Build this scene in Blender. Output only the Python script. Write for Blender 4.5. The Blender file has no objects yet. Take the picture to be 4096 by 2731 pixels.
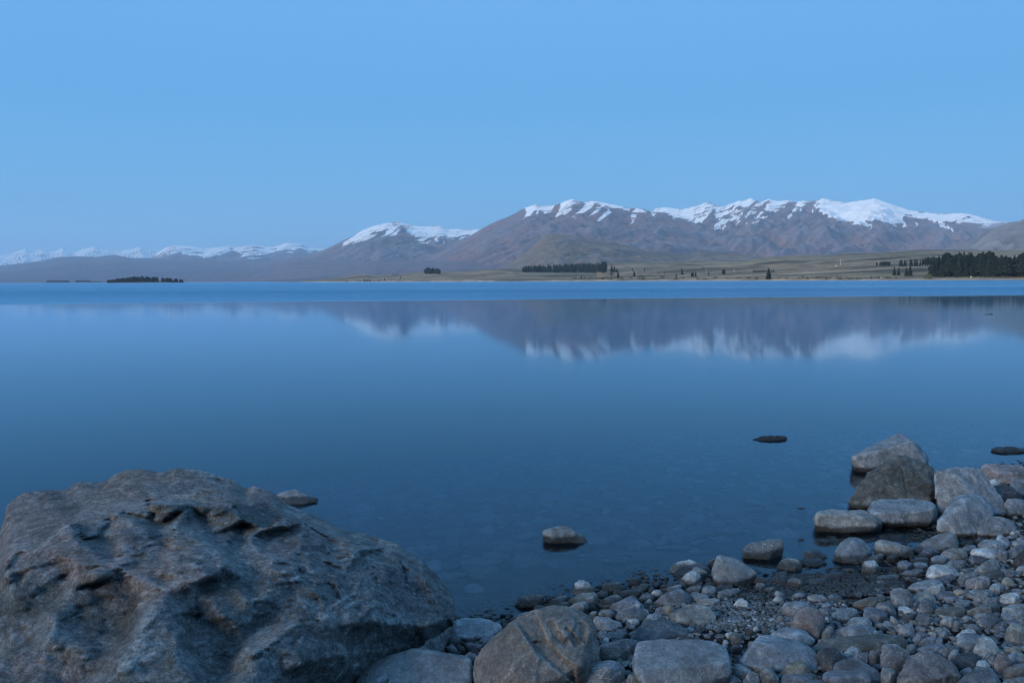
import bpy, bmesh, math, random
import numpy as np
from mathutils import Matrix, Vector

sc = bpy.context.scene
COL = sc.collection
R = math.radians

# ------------------------------------------------------------------ camera
CAM_H = 1.6
FPX = 4096 * 30 / 36.0            # focal length in photo pixels
PITCH, ROLL = math.atan((1365.5 - 1122.6) / FPX), R(0.249)
_f = np.array([0, math.cos(PITCH), -math.sin(PITCH)])
_r0 = np.array([1.0, 0, 0]); _u0 = np.array([0, math.sin(PITCH), math.cos(PITCH)])
_r = _r0 * math.cos(ROLL) - _u0 * math.sin(ROLL)
_u = _u0 * math.cos(ROLL) + _r0 * math.sin(ROLL)
cam = bpy.data.cameras.new('camera'); cam_o = bpy.data.objects.new('camera', cam); COL.objects.link(cam_o)
cam.lens = 30; cam.sensor_width = 36; cam.clip_start = 0.05; cam.clip_end = 200000
cam_o.matrix_world = Matrix([[_r[0], _u[0], -_f[0], 0], [_r[1], _u[1], -_f[1], 0],
                             [_r[2], _u[2], -_f[2], CAM_H], [0, 0, 0, 1]])
sc.camera = cam_o

# ------------------------------------------------------------------ sky and light
SUN_EL, SUN_AZ = 12.0, 228.0       # dusk glow low behind the camera (azimuth clockwise from +Y)
world = bpy.data.worlds.new('World'); sc.world = world; world.use_nodes = True
wn, wl = world.node_tree.nodes, world.node_tree.links
bg = wn['Background']; bg.inputs[1].default_value = 1.0
sky = wn.new('ShaderNodeTexSky'); sky.sky_type = 'NISHITA'; sky.sun_disc = False
sky.sun_elevation = R(SUN_EL); sky.sun_rotation = R(SUN_AZ); sky.ozone_density = 6; sky.altitude = 700; sky.dust_density = 0.3
tc = wn.new('ShaderNodeTexCoord'); sx = wn.new('ShaderNodeSeparateXYZ'); rp = wn.new('ShaderNodeValToRGB')
wl.new(tc.outputs['Generated'], sx.inputs[0]); wl.new(sx.outputs['Z'], rp.inputs[0])
els = rp.color_ramp.elements
els[0].position = 0.0; els[0].color = (0.225, 0.64, 1.04, 1)
els[1].position = 1.0; els[1].color = (0.215, 0.49, 0.90, 1)
for p_, c_ in ((0.08, (0.165, 0.525, 0.94, 1)), (0.20, (0.128, 0.465, 0.92, 1)), (0.34, (0.172, 0.49, 0.97, 1)), (0.55, (0.190, 0.49, 0.95, 1))):
    e_ = els.new(p_); e_.color = c_
mul = wn.new('ShaderNodeMix'); mul.data_type = 'RGBA'; mul.blend_type = 'MULTIPLY'; mul.inputs[0].default_value = 1.0
wl.new(sky.outputs[0], mul.inputs[6]); mul.inputs[7].default_value = (0.05, 0.05, 0.05, 1)
mx = wn.new('ShaderNodeMix'); mx.data_type = 'RGBA'; mx.inputs[0].default_value = 0.10
wl.new(rp.outputs[0], mx.inputs[6]); wl.new(mul.outputs[2], mx.inputs[7]); wl.new(mx.outputs[2], bg.inputs[0])

sun = bpy.data.lights.new('sun', 'SUN'); sun_o = bpy.data.objects.new('sun', sun); COL.objects.link(sun_o)
sun.energy = 3.5; sun.angle = R(30); sun.color = (1.0, 0.86, 0.70)
_sd = Vector((math.sin(R(SUN_AZ)) * math.cos(R(SUN_EL)), math.cos(R(SUN_AZ)) * math.cos(R(SUN_EL)), math.sin(R(SUN_EL))))
sun_o.rotation_euler = _sd.to_track_quat('Z', 'Y').to_euler()
sun_o.location = (-8, -15, 20)

sc.view_settings.view_transform = 'Standard'; sc.view_settings.look = 'None'
sc.view_settings.exposure = 0.0; sc.view_settings.gamma = 1.0
sc.render.engine = 'CYCLES'
cy = sc.cycles
cy.use_denoising = True; cy.denoiser = 'OPENIMAGEDENOISE'; cy.denoising_prefilter = 'ACCURATE'; cy.filter_width = 1.25; cy.use_adaptive_sampling = False
cy.max_bounces = 8; cy.diffuse_bounces = 3; cy.glossy_bounces = 3; cy.transparent_max_bounces = 12; cy.volume_bounces = 1
cy.sample_clamp_indirect = 4.0

# ------------------------------------------------------------------ helpers
def ray(px, py):
    px = np.asarray(px, float); py = np.asarray(py, float)
    a = (px - 2048) / FPX; b = (1365.5 - py) / FPX
    d = _f + a[..., None] * _r + b[..., None] * _u
    return d / d[..., 1:2]                      # scaled so that dy = 1

def project(P):
    Q = P - np.array([0, 0, CAM_H])
    w = Q @ _f
    return 2048 + FPX * (Q @ _r) / w, 1365.5 - FPX * (Q @ _u) / w

def _h(ix, iy, iz, seed):
    h = (ix.astype(np.uint32) * np.uint32(374761393) + iy.astype(np.uint32) * np.uint32(668265263)
         + iz.astype(np.uint32) * np.uint32(2147483647 // 3) + np.uint32((seed * 974711 + 12345) & 0xffffffff))
    h = (h ^ (h >> np.uint32(13))) * np.uint32(1274126177)
    h = (h ^ (h >> np.uint32(16))) * np.uint32(2246822519)
    return h ^ (h >> np.uint32(15))

def perlin(p, seed=0):
    p = np.asarray(p, float)
    i = np.floor(p).astype(np.int64); f = p - i
    w = f * f * f * (f * (f * 6 - 15) + 10)
    out = np.zeros(len(p))
    for dx in (0, 1):
        wx = w[:, 0] if dx else 1 - w[:, 0]
        for dy in (0, 1):
            wy = w[:, 1] if dy else 1 - w[:, 1]
            for dz in (0, 1):
                wz = w[:, 2] if dz else 1 - w[:, 2]
                h = _h(i[:, 0] + dx, i[:, 1] + dy, i[:, 2] + dz, seed)
                g0 = (h & np.uint32(1023)) / 511.5 - 1
                g1 = ((h >> np.uint32(10)) & np.uint32(1023)) / 511.5 - 1
                g2 = ((h >> np.uint32(20)) & np.uint32(1023)) / 511.5 - 1
                out += wx * wy * wz * (g0 * (f[:, 0] - dx) + g1 * (f[:, 1] - dy) + g2 * (f[:, 2] - dz))
    return out * 1.3

def fbm(p, octv=4, seed=0, gain=0.5, lac=2.03):
    a = 1.0; s = 0; q = np.asarray(p, float).copy()
    for k in range(octv):
        s = s + a * perlin(q, seed + k * 17); a *= gain; q = q * lac + 3.7
    return s

def ridged(p, octv=4, seed=0, gain=0.5):
    a = 1.0; s = 0; q = np.asarray(p, float).copy(); t = 0
    for k in range(octv):
        s = s + a * (1 - 2 * np.abs(perlin(q, seed + k * 31))); t += a; a *= gain; q = q * 2.07 + 1.3
    return s / t

def cells(p, seed=0):
    """nearest Voronoi cell: (offset to its centre, a random vector for the cell, F2-F1)"""
    p = np.asarray(p, float); n = len(p)
    i = np.floor(p).astype(np.int64)
    d1 = np.full(n, 9.0); d2 = np.full(n, 9.0); off = np.zeros((n, 3)); rv = np.zeros((n, 3))
    for dx in (-1, 0, 1):
        for dy in (-1, 0, 1):
            for dz in (-1, 0, 1):
                a, b, c = i[:, 0] + dx, i[:, 1] + dy, i[:, 2] + dz
                h = _h(a, b, c, seed)
                j = np.stack([(h & np.uint32(1023)) / 1023., ((h >> np.uint32(10)) & np.uint32(1023)) / 1023.,
                              ((h >> np.uint32(20)) & np.uint32(1023)) / 1023.], 1)
                o = p - (np.stack([a, b, c], 1) + j)
                d = np.sqrt((o * o).sum(1))
                m = d < d1
                d2 = np.where(m, d1, np.minimum(d2, d)); d1 = np.where(m, d, d1)
                off[m] = o[m]
                if m.any():
                    h2 = _h(a[m], b[m], c[m], seed + 77)
                    rv[m] = np.stack([(h2 & np.uint32(1023)) / 511.5 - 1, ((h2 >> np.uint32(10)) & np.uint32(1023)) / 511.5 - 1,
                                      ((h2 >> np.uint32(20)) & np.uint32(1023)) / 511.5 - 1], 1)
    return off, rv, d2 - d1

def sstep(a, b, x):
    t = np.clip((x - a) / (b - a), 0, 1); return t * t * (3 - 2 * t)

def poly_sd(px, py, poly):
    """signed distance to a polygon in the plane, positive inside"""
    poly = np.asarray(poly, float); n = len(poly)
    d = np.full(px.shape, 1e9); ins = np.zeros(px.shape, bool)
    for k in range(n):
        ax, ay = poly[k]; bx, by = poly[(k + 1) % n]
        ex, ey = bx - ax, by - ay
        t = np.clip(((px - ax) * ex + (py - ay) * ey) / (ex * ex + ey * ey + 1e-9), 0, 1)
        d = np.minimum(d, np.hypot(px - ax - t * ex, py - ay - t * ey))
        c = ((ay > py) != (by > py))
        ins ^= c & (px < ex * (py - ay) / (ey if ey else 1e-9) + ax)
    return np.where(ins, d, -d)

def line_d(px, py, pts):
    d = np.full(px.shape, 1e9); s = np.zeros(px.shape)
    n = len(pts) - 1
    for k in range(n):
        ax, ay = pts[k]; bx, by = pts[k + 1]
        ex, ey = bx - ax, by - ay
        t = np.clip(((px - ax) * ex + (py - ay) * ey) / (ex * ex + ey * ey + 1e-9), 0, 1)
        q = np.hypot(px - ax - t * ex, py - ay - t * ey)
        s = np.where(q < d, (k + t) / n, s); d = np.minimum(d, q)
    return d, s

def mk_mesh(name, V, F, smooth=True):
    V = np.asarray(V, np.float32); F = np.asarray(F, np.int32); k = F.shape[1]
    me = bpy.data.meshes.new(name)
    me.vertices.add(len(V)); me.vertices.foreach_set('co', V.ravel())
    me.loops.add(F.size); me.loops.foreach_set('vertex_index', F.ravel())
    me.polygons.add(len(F)); me.polygons.foreach_set('loop_start', np.arange(0, F.size, k, dtype=np.int32))
    me.update(calc_edges=True)
    me.polygons.foreach_set('use_smooth', np.full(len(F), smooth))
    me.update()
    return me

def add_col(me, name, C):
    a = me.color_attributes.new(name, 'FLOAT_COLOR', 'POINT')
    C = np.asarray(C, np.float32)
    if C.shape[1] == 3: C = np.concatenate([C, np.ones((len(C), 1), np.float32)], 1)
    a.data.foreach_set('color', C.ravel())

def link(name, me, mat=None, parent=None, loc=(0, 0, 0)):
    o = bpy.data.objects.new(name, me); COL.objects.link(o); o.location = loc
    if mat is not None and me is not None and not me.materials: me.materials.append(mat)
    if parent is not None: o.parent = parent
    return o

def tag(o, label=None, cat=None, group=None, kind=None):
    if label: o['label'] = label
    if cat: o['category'] = cat
    if group: o['group'] = group
    if kind: o['kind'] = kind
    return o

def grid_faces(nu, nv):
    i, j = np.meshgrid(np.arange(nu - 1), np.arange(nv - 1), indexing='ij')
    a = i * nv + j
    return np.stack([a, a + nv, a + nv + 1, a + 1], -1).reshape(-1, 4)

# ------------------------------------------------------------------ materials
def new_mat(name):
    m = bpy.data.materials.new(name); m.use_nodes = True
    nt = m.node_tree
    for n in list(nt.nodes): nt.nodes.remove(n)
    out = nt.nodes.new('ShaderNodeOutputMaterial')
    return m, nt, out

class NT:
    def __init__(s, nt): s.nt = nt
    def n(s, t, **kw):
        nd = s.nt.nodes.new('ShaderNode' + t)
        for k, v in kw.items(): setattr(nd, k, v)
        return nd
    def l(s, a, b): s.nt.links.new(a, b)
    def val(s, sock, v):
        if hasattr(v, 'is_linked'): s.l(v, sock)
        else: sock.default_value = v
    def math(s, op, a, b=0.0, c=0.0, clamp=False):
        m = s.n('Math', operation=op, use_clamp=clamp)
        s.val(m.inputs[0], a); s.val(m.inputs[1], b); s.val(m.inputs[2], c)
        return m.outputs[0]
    def mix(s, fac, a, b, blend='MIX'):
        m = s.n('Mix', data_type='RGBA', blend_type=blend)
        s.val(m.inputs[0], fac); s.val(m.inputs[6], a); s.val(m.inputs[7], b)
        return m.outputs[2]
    def rng(s, x, a, b, c=0.0, d=1.0, smooth=True):
        m = s.n('MapRange', interpolation_type='SMOOTHSTEP' if smooth else 'LINEAR')
        s.val(m.inputs[0], x); s.val(m.inputs[1], a); s.val(m.inputs[2], b); s.val(m.inputs[3], c); s.val(m.inputs[4], d)
        return m.outputs[0]
    def noise(s, co, scale, detail=4, rough=0.55, dist=0.0):
        m = s.n('TexNoise'); s.l(co, m.inputs['Vector'])
        m.inputs['Scale'].default_value = scale; m.inputs['Detail'].default_value = detail
        m.inputs['Roughness'].default_value = rough; m.inputs['Distortion'].default_value = dist
        return m.outputs[0]
    def scale(s, co, v, add=(0, 0, 0)):
        m = s.n('Mapping'); s.l(co, m.inputs[0]); m.inputs['Scale'].default_value = v; m.inputs['Location'].default_value = add
        return m.outputs[0]
    def bump(s, h, strength, dist, normal=None):
        b = s.n('Bump'); s.val(b.inputs['Height'], h); b.inputs['Strength'].default_value = strength; b.inputs['Distance'].default_value = dist
        if normal is not None: s.l(normal, b.inputs['Normal'])
        return b.outputs[0]

def rock_material(name, attr=None, cv=.17):
    m, nt, out = new_mat(name); k = NT(nt)
    t = k.n('TexCoord'); oi = k.n('ObjectInfo'); geo = k.n('NewGeometry')
    off = k.n('VectorMath', operation='SCALE'); cmb = k.n('CombineXYZ')
    for s_ in (0, 1, 2): k.l(oi.outputs['Random'], cmb.inputs[s_])
    k.l(cmb.outputs[0], off.inputs[0]); off.inputs['Scale'].default_value = 57.0
    add = k.n('VectorMath', operation='ADD'); k.l(t.outputs['Object'], add.inputs[0]); k.l(off.outputs[0], add.inputs[1])
    co = add.outputs[0]
    if attr:
        at = k.n('Attribute', attribute_name=attr); base = at.outputs['Color']; vein_amt = 0.0
    else:
        base = oi.outputs['Color']; vein_amt = oi.outputs['Alpha']
    big = k.noise(co, 4.5, 4, 0.6); med = k.noise(co, 17.0, 6, 0.65); fine = k.noise(co, 120.0, 4, 0.7)
    tone = k.math('ADD', k.rng(big, 0.3, 0.7, 0.74, 1.22), k.rng(med, 0.3, 0.7, -0.26, 0.26))
    tone = k.math('MULTIPLY', tone, k.math('MULTIPLY', k.rng(fine, 0.32, 0.68, 1 - cv, 1 + cv), k.rng(k.noise(co, 46.0, 5, 0.7), 0.34, 0.66, 1 - cv, 1 + cv)))
    cb = k.n('CombineColor')
    for s_ in (0, 1, 2): k.l(tone, cb.inputs[s_])
    col = k.mix(1.0, base, cb.outputs[0], 'MULTIPLY')
    # rusty brown weathering in patches
    rust = k.rng(k.noise(k.scale(co, (1, 1, 1.6), (9, 3, 1)), 6.0, 5, 0.6), 0.60, 0.76, 0.0, 0.28)
    col = k.mix(rust, col, (0.17, 0.125, 0.09, 1))
    # pale lichen and mineral specks
    spk = k.rng(k.noise(k.scale(co, (1, 1, 1), (4, 7, 2)), 70.0, 2, 0.5), 0.66, 0.72, 0.0, 0.55)
    col = k.mix(spk, col, (0.34, 0.36, 0.36, 1))
    # thin quartz veins
    vn = k.noise(k.scale(co, (1, 1, 1.3), (2, 5, 8)), 5.0, 3, 0.5, 0.6)
    vd = k.math('ABSOLUTE', k.math('SUBTRACT', vn, 0.5))
    vm = k.math('MULTIPLY', k.rng(vd, 0.003, 0.009, 1.0, 0.0), k.rng(k.noise(co, 9.0, 2), 0.48, 0.62))
    vm = k.math('MULTIPLY', vm, vein_amt, clamp=True)
    col = k.mix(vm, col, (0.5, 0.5, 0.48, 1))
    wr = k.n('Attribute', attribute_name='wear')
    col = k.mix(k.math('MULTIPLY', k.math('MULTIPLY', wr.outputs['Fac'], k.rng(med, .25, .55)), .8, clamp=True), col, k.mix(1.0, k.mix(1.0, col, (1.55, 1.57, 1.57, 1), 'MULTIPLY'), (.02, .021, .021, 1), 'ADD'))
    # wet band just above the water line
    sp = k.n('SeparateXYZ'); k.l(geo.outputs['Position'], sp.inputs[0])
    wl_ = k.math('ADD', sp.outputs['Z'], k.math('MULTIPLY', k.math('SUBTRACT', k.noise(geo.outputs['Position'], 14.0, 3), 0.5), 0.035))
    wet = k.rng(wl_, 0.028, 0.050, 1.0, 0.0)
    col = k.mix(k.math('MULTIPLY', wet, 0.82), col, (0.012, 0.010, 0.008, 1))
    b = k.n('BsdfPrincipled'); k.l(col, b.inputs['Base Color'])
    k.l(k.rng(wet, 0, 1, 0.78, 0.32), b.inputs['Roughness']); b.inputs['Specular IOR Level'].default_value = 0.35
    hgt = k.math('ADD', k.math('MULTIPLY', k.noise(co, 38.0, 6, 0.68), 0.7), k.math('MULTIPLY', k.noise(co, 170.0, 3, 0.6), 0.16))
    rg = k.n('TexNoise', noise_type='RIDGED_MULTIFRACTAL'); k.l(k.scale(co, (0.8, 1, 2.0)), rg.inputs['Vector']); rg.inputs['Scale'].default_value = 9.0; rg.inputs['Detail'].default_value = 6; rg.inputs['Roughness'].default_value = 0.6
    hgt = k.math('ADD', hgt, k.math('MULTIPLY', k.rng(rg.outputs[0], 0.2, 1.6, 0, 1, False), -0.35))
    k.l(k.bump(hgt, 1.0, 0.06 if attr == "paint" and name == "boulder_stone" else 0.03), b.inputs['Normal'])
    k.l(b.outputs[0], out.inputs[0])
    return m

M_ROCK = rock_material('stone')
M_BOULDER = rock_material('boulder_stone', 'paint', .33)
M_PEB = rock_material('gravel_stone', 'paint')

def mountain_material():
    m, nt, out = new_mat('mountain_rock_and_snow'); k = NT(nt)
    at = k.n('Attribute', attribute_name='paint'); sa = k.n('Attribute', attribute_name='snow'); geo = k.n('NewGeometry')
    n = k.noise(geo.outputs['Position'], 0.012, 6, 0.65)
    tone = k.rng(n, 0.25, 0.75, 0.72, 1.28)
    cb = k.n('CombineColor')
    for s_ in (0, 1, 2): k.l(tone, cb.inputs[s_])
    col = k.mix(1.0, at.outputs['Color'], cb.outputs[0], 'MULTIPLY')
    sn = k.math('ADD', sa.outputs['Fac'], k.math('MULTIPLY', k.math('SUBTRACT', k.noise(geo.outputs['Position'], 0.03, 4, 0.6), 0.5), 0.5))
    col = k.mix(k.rng(sn, 0.38, 0.62), col, (0.86, 0.87, 0.88, 1))
    b = k.n('BsdfDiffuse'); k.l(col, b.inputs[0]); b.inputs[1].default_value = 0.6
    k.l(b.outputs[0], out.inputs[0])
    return m
M_MTN = mountain_material()

def ground_material(name, attr='paint', nscale=0.05, bump=0.0, lo=0.65, hi=1.35, fine=None):
    m, nt, out = new_mat(name); k = NT(nt)
    at = k.n('Attribute', attribute_name=attr); geo = k.n('NewGeometry')
    n = k.noise(geo.outputs['Position'], nscale, 7, 0.65)
    tone = k.rng(n, 0.28, 0.72, lo, hi)
    cb = k.n('CombineColor')
    for s_ in (0, 1, 2): k.l(tone, cb.inputs[s_])
    col = k.mix(1.0, at.outputs['Color'], cb.outputs[0], 'MULTIPLY')
    b = k.n('BsdfPrincipled'); k.l(col, b.inputs['Base Color']); b.inputs['Roughness'].default_value = 0.9; b.inputs['Specular IOR Level'].default_value = 0.2
    if bump: k.l(k.bump(k.noise(geo.outputs['Position'], fine or 60.0, 6, 0.7), 0.8, bump), b.inputs['Normal'])
    k.l(b.outputs[0], out.inputs[0])
    return m
M_GRASS = ground_material('dry_tussock_grass', nscale=0.03)
M_BED = ground_material('beach_gravel_bed', nscale=22.0, bump=0.02)

def plain(name, color, rough=0.8, nscale=8.0, var=0.35):
    m, nt, out = new_mat(name); k = NT(nt)
    t = k.n('TexCoord'); oi = k.n('ObjectInfo')
    n = k.noise(t.outputs['Object'], nscale, 4, 0.6)
    tone = k.math('MULTIPLY', k.rng(n, 0.3, 0.7, 1 - var, 1 + var), k.rng(oi.outputs['Random'], 0, 1, 0.75, 1.25, False))
    cb = k.n('CombineColor')
    for s_ in (0, 1, 2): k.l(tone, cb.inputs[s_])
    b = k.n('BsdfPrincipled'); k.l(k.mix(1.0, color + (1,), cb.outputs[0], 'MULTIPLY'), b.inputs['Base Color'])
    b.inputs['Roughness'].default_value = rough; b.inputs['Specular IOR Level'].default_value = 0.2
    k.l(b.outputs[0], out.inputs[0])
    return m
M_NEEDLE = plain('conifer_needles', (0.013, 0.019, 0.012))
M_BARK = plain('bark', (0.07, 0.055, 0.045))
M_SHRUB = plain('shrub_leaves', (0.055, 0.065, 0.03))
M_SHRUB2 = plain('willow_leaves', (0.085, 0.10, 0.03))
M_WHITE = plain('white_paint', (0.78, 0.77, 0.74), 0.5, 3.0, 0.08)
M_POLE = plain('weathered_pole', (0.5, 0.46, 0.4), 0.7, 3.0, 0.15)
# ================================================================== the setting
Z1 = lambda pts: [(x * .5527, 850 + y * .5527) for x, y in pts]
Z2 = lambda pts: [(1200 + x * .5527, 750 + y * .5527) for x, y in pts]
Z3 = lambda pts: [(2400 + x * .4677, 750 + y * .4677) for x, y in pts]
Z4 = lambda pts: [(3200 + x * .38095, 750 + y * .38095) for x, y in pts]

def mountain(name, ridge, D, W, Wb, step, rows, gam, amp, rib, skew, seed, snow_polys=(), snow_lines=(), snow_fn=None,
             pal=None, jit=1.2, warp=7.0, foot=-6.0, thin=.8):
    """a range as a height field: its crest at distance D, front slope W metres deep, back slope Wb"""
    ridge = np.array(ridge); pal = pal or ((.215, .138, .138), (.172, .152, .182), (.075, .062, .076))
    px = np.arange(ridge[0, 0], ridge[-1, 0] + step, step)
    py = np.interp(px, ridge[:, 0], ridge[:, 1])
    py = py - jit * fbm(np.stack([px / 16, px * 0, px * 0 + seed], 1), 4, seed, 0.6)
    d = ray(px, py)
    Dv = np.interp(px, *np.array(D).T) if np.ndim(D) else np.full(len(px), float(D))
    Wv = np.interp(px, *np.array(W).T) if np.ndim(W) else np.full(len(px), float(W))
    tf = np.linspace(0, 1, rows); tb = np.linspace(0, 1, max(8, rows // 8))[1:]
    Y = np.concatenate([Dv[:, None] - Wv[:, None] * (1 - tf)[None], Dv[:, None] + Wb * tb[None]], 1)
    t = np.concatenate([np.broadcast_to(tf, (len(px), rows)), np.ones((len(px), len(tb)))], 1)
    hb = np.concatenate([np.zeros((len(px), rows)), np.broadcast_to(tb, (len(px), len(tb)))], 1)
    hr = (CAM_H + Dv * d[:, 2])[:, None]
    X = d[:, 0:1] * Y
    kk = np.hanning(31); kk /= kk.sum(); hs = np.convolve(np.pad(hr[:, 0], 15, 'edge'), kk, 'valid')[:, None]
    Z = (foot + (hs - foot) * (t ** gam) + (hr - hs) * t ** 8) * (1 - hb ** 1.3)
    q = np.stack([((X + skew * (Dv[:, None] - Y)) / rib).ravel(), (Y / (rib * 3.5)).ravel(), np.full(X.size, seed * 1.7)], 1)
    rn = ridged(q, 4, seed, 0.55).reshape(X.shape)
    fn = fbm(np.stack([X.ravel() / rib * 2.5, Y.ravel() / rib * 1.4, q[:, 2]], 1), 4, seed + 5).reshape(X.shape)
    wgt = np.sin(np.pi * np.clip(t, 0, 1) ** 0.75) ** 0.8 * (hb == 0)
    f2 = ridged(np.stack([((X + skew * (Dv[:, None] - Y)) / rib * 3.6).ravel(), (Y / rib * .8).ravel(), q[:, 2] + 4], 1), 3, seed + 41).reshape(X.shape)
    Z = Z + 1.25 * amp * np.maximum(hr, 60) * wgt * (1.0 * (rn - 0.35) + 0.4 * fn + 0.34 * (f2 - .35))
    V = np.stack([X, Y, Z], -1).reshape(-1, 3)
    me = mk_mesh(name, V, grid_faces(*X.shape))
    ipx, ipy = project(V)
    c0, c1, c2 = [np.array(c) for c in pal]
    g = sstep(-0.25, 0.35, (0.8 * rn.ravel() - 0.4 + 0.7 * fn.ravel()))[:, None]
    g2 = sstep(0.1, 0.5, fbm(np.stack([q[:, 0] * 1.3, q[:, 1] * 0.5, q[:, 2] + 9], 1), 3, seed + 9))[:, None]
    C = (c0 * (1 - g) + c1 * g) * (1 - g2 * 0.55) + c2 * g2 * 0.55
    add_col(me, 'paint', C)
    wx = ipx + warp * fbm(np.stack([q[:, 0] * 6, q[:, 1] * 3, q[:, 2] + 3], 1), 4, seed + 11, .6)
    wy = ipy + 1.6 * warp * fbm(np.stack([q[:, 0] * 9, q[:, 1] * 2, q[:, 2] + 6], 1), 4, seed + 13, .6)
    s = np.zeros(len(V))
    for poly in snow_polys: s = np.maximum(s, sstep(-2.5, 2.5, poly_sd(wx, wy, poly)))
    for pts, w in snow_lines:
        dd, u = line_d(wx, wy, pts)
        s = np.maximum(s, sstep(2.0, -2.0, dd - w * (0.35 + 0.65 * np.sin(np.pi * np.clip(0.25 + 0.75 * u, 0, 1)))))
    if snow_fn is not None: s = np.maximum(s, snow_fn(wx, wy, rn.ravel(), fn.ravel()))
    # rock ribs showing through the thinner snow, away from the crest
    below = np.clip((ipy - np.interp(ipx, px, py)) / 55.0, 0, 1)
    bare = sstep(.62, .80, f2.ravel() * .75 + .35 * fbm(np.stack([q[:, 0] * 9, q[:, 1] * 9, q[:, 2]], 1), 3, seed + 47) + .22 * below)
    s = s * (1 - thin * bare * (1 - .7 * sstep(3230, 3330, ipx) * sstep(3900, 3700, ipx)))
    a = me.attributes.new('snow', 'FLOAT', 'POINT'); a.data.foreach_set('value', s.astype(np.float32))
    o = link(name, me, M_MTN)
    return tag(o, kind='structure')

# --- far snow ranges on the left
far = Z1([(-250, 320), (-80, 300), (0, 310), (80, 300), (150, 272), (180, 265), (215, 280), (250, 285), (300, 262), (345, 280), (390, 283), (415, 272), (450, 256),
          (490, 272), (540, 290), (600, 265), (680, 248), (720, 262), (780, 265), (830, 275), (900, 272), (950, 262), (1010, 247), (1060, 270), (1100, 273), (1250, 290), (1400, 330)])
mountain('far_snow_range', far, 30000, 6000, 6000, 3, 90, 1.1, 0.16, 800, 1.2, 3, jit=3.6, thin=.95,
         snow_fn=lambda x, y, r, f: sstep(-0.75, -0.35, f + 0.3 * r + (1045 - y) * 0.004), pal=((.17, .16, .16), (.16, .16, .17), (.12, .12, .13)))
mid = Z1([(1020, 360), (1090, 325), (1160, 278), (1220, 243), (1290, 237), (1400, 245), (1480, 260), (1560, 255), (1640, 243), (1700, 250), (1760, 245), (1830, 233), (1900, 245), (1970, 252),
          (2030, 235), (2080, 218), (2150, 228), (2180, 228), (2220, 250), (2300, 262), (2400, 270), (2600, 330)])
def _midsnow(x, y, r, f):
    ln = np.interp(x, *np.array(Z1([(1020, 330), (1100, 322), (1180, 290), (1300, 275), (1350, 300), (1420, 300), (1500, 325), (1560, 296), (1600, 300), (1680, 262), (1740, 300), (1860, 322), (1940, 305),
                                    (2000, 265), (2060, 262), (2110, 280), (2170, 255), (2240, 285), (2350, 275), (2500, 280)])).T)
    return sstep(-3, 3, ln - y + 16 * f + 8 * r - 3)
mountain('middle_snow_peaks', mid, 24500, 6500, 5000, 4, 80, 1.1, 0.20, 1300, 0.6, 8, jit=1.5, snow_fn=_midsnow)

# --- broad brown foothills and plain behind the lake
foot = Z1([(-300, 395), (0, 385), (130, 370), (300, 350), (400, 325), (550, 317), (700, 322), (830, 307), (880, 316), (950, 330), (1080, 330), (1400, 343), (1900, 352)]) + \
       Z2([(0, 508), (200, 522), (500, 532), (900, 527), (1200, 532), (1450, 572), (1700, 605), (2100, 640)])
mountain('foothills', foot, [(-200, 21000), (1000, 16000), (1500, 9500), (2400, 8000)], [(-200, 12000), (1000, 8000), (1500, 4500), (2400, 3500)], 2500, 6, 90, 1.25, 0.10, 1700, 0.4, 14,
         pal=((.175, .14, .155), (.155, .145, .175), (.10, .095, .11)), jit=0.8)

# --- the snow capped mountains
l2 = Z2([(-420, 545), (-150, 520), (0, 497), (100, 480), (200, 440), (300, 390), (400, 345), (450, 310), (530, 280), (610, 260), (680, 252), (705, 250), (760, 262), (800, 268), (850, 280), (920, 285), (1000, 275), (1040, 290),
         (1070, 302), (1120, 300), (1180, 303), (1230, 310), (1300, 302), (1400, 320), (1550, 360)])
mountain('left_snow_mountain', l2, 17000, 6500, 3500, 4, 150, 1.15, 0.13, 900, 0.5, 21, warp=9,
         snow_polys=[Z2([(300, 445), (320, 395), (400, 340), (450, 305), (530, 272), (610, 252), (680, 244), (650, 290), (560, 340), (500, 362), (440, 385), (370, 395), (330, 425)]),
                     Z2([(690, 244), (760, 254), (860, 270), (920, 278), (1000, 268), (1050, 285), (1130, 292), (1230, 300), (1330, 290), (1290, 330), (1210, 360), (1160, 378), (1100, 370), (1040, 350), (960, 375), (900, 392), (850, 368), (790, 345), (765, 320), (800, 295), (740, 285)])],
         snow_lines=[(Z2([(700, 275), (650, 315), (580, 370)]), 9), (Z2([(725, 300), (650, 357)]), 6), (Z2([(560, 370), (515, 400)]), 3), (Z2([(880, 380), (900, 405)]), 7), (Z2([(1035, 370), (1036, 415)]), 3), (Z2([(830, 375), (900, 395), (1000, 385)]), 5)])
l4 = Z3([(330, 300), (400, 235), (450, 205), (480, 180), (580, 170), (650, 182), (710, 187), (790, 165), (850, 150), (910, 128), (960, 135), (1000, 155), (1060, 165), (1120, 140), (1190, 113), (1220, 120), (1290, 90), (1330, 110), (1380, 125),
         (1440, 100), (1520, 118), (1600, 110), (1680, 122), (1750, 112), (1800, 118), (1860, 108), (1910, 92), (1960, 105), (2060, 125)]) + \
     Z4([(560, 150), (620, 138), (740, 125), (775, 113), (830, 130), (900, 155), (1000, 190), (1080, 215), (1150, 240), (1250, 252), (1400, 272), (1520, 280), (1640, 272), (1700, 270), (1780, 280), (1860, 300), (1950, 330), (2050, 352), (2150, 360), (2250, 372), (2500, 420), (2800, 460)])
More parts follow.
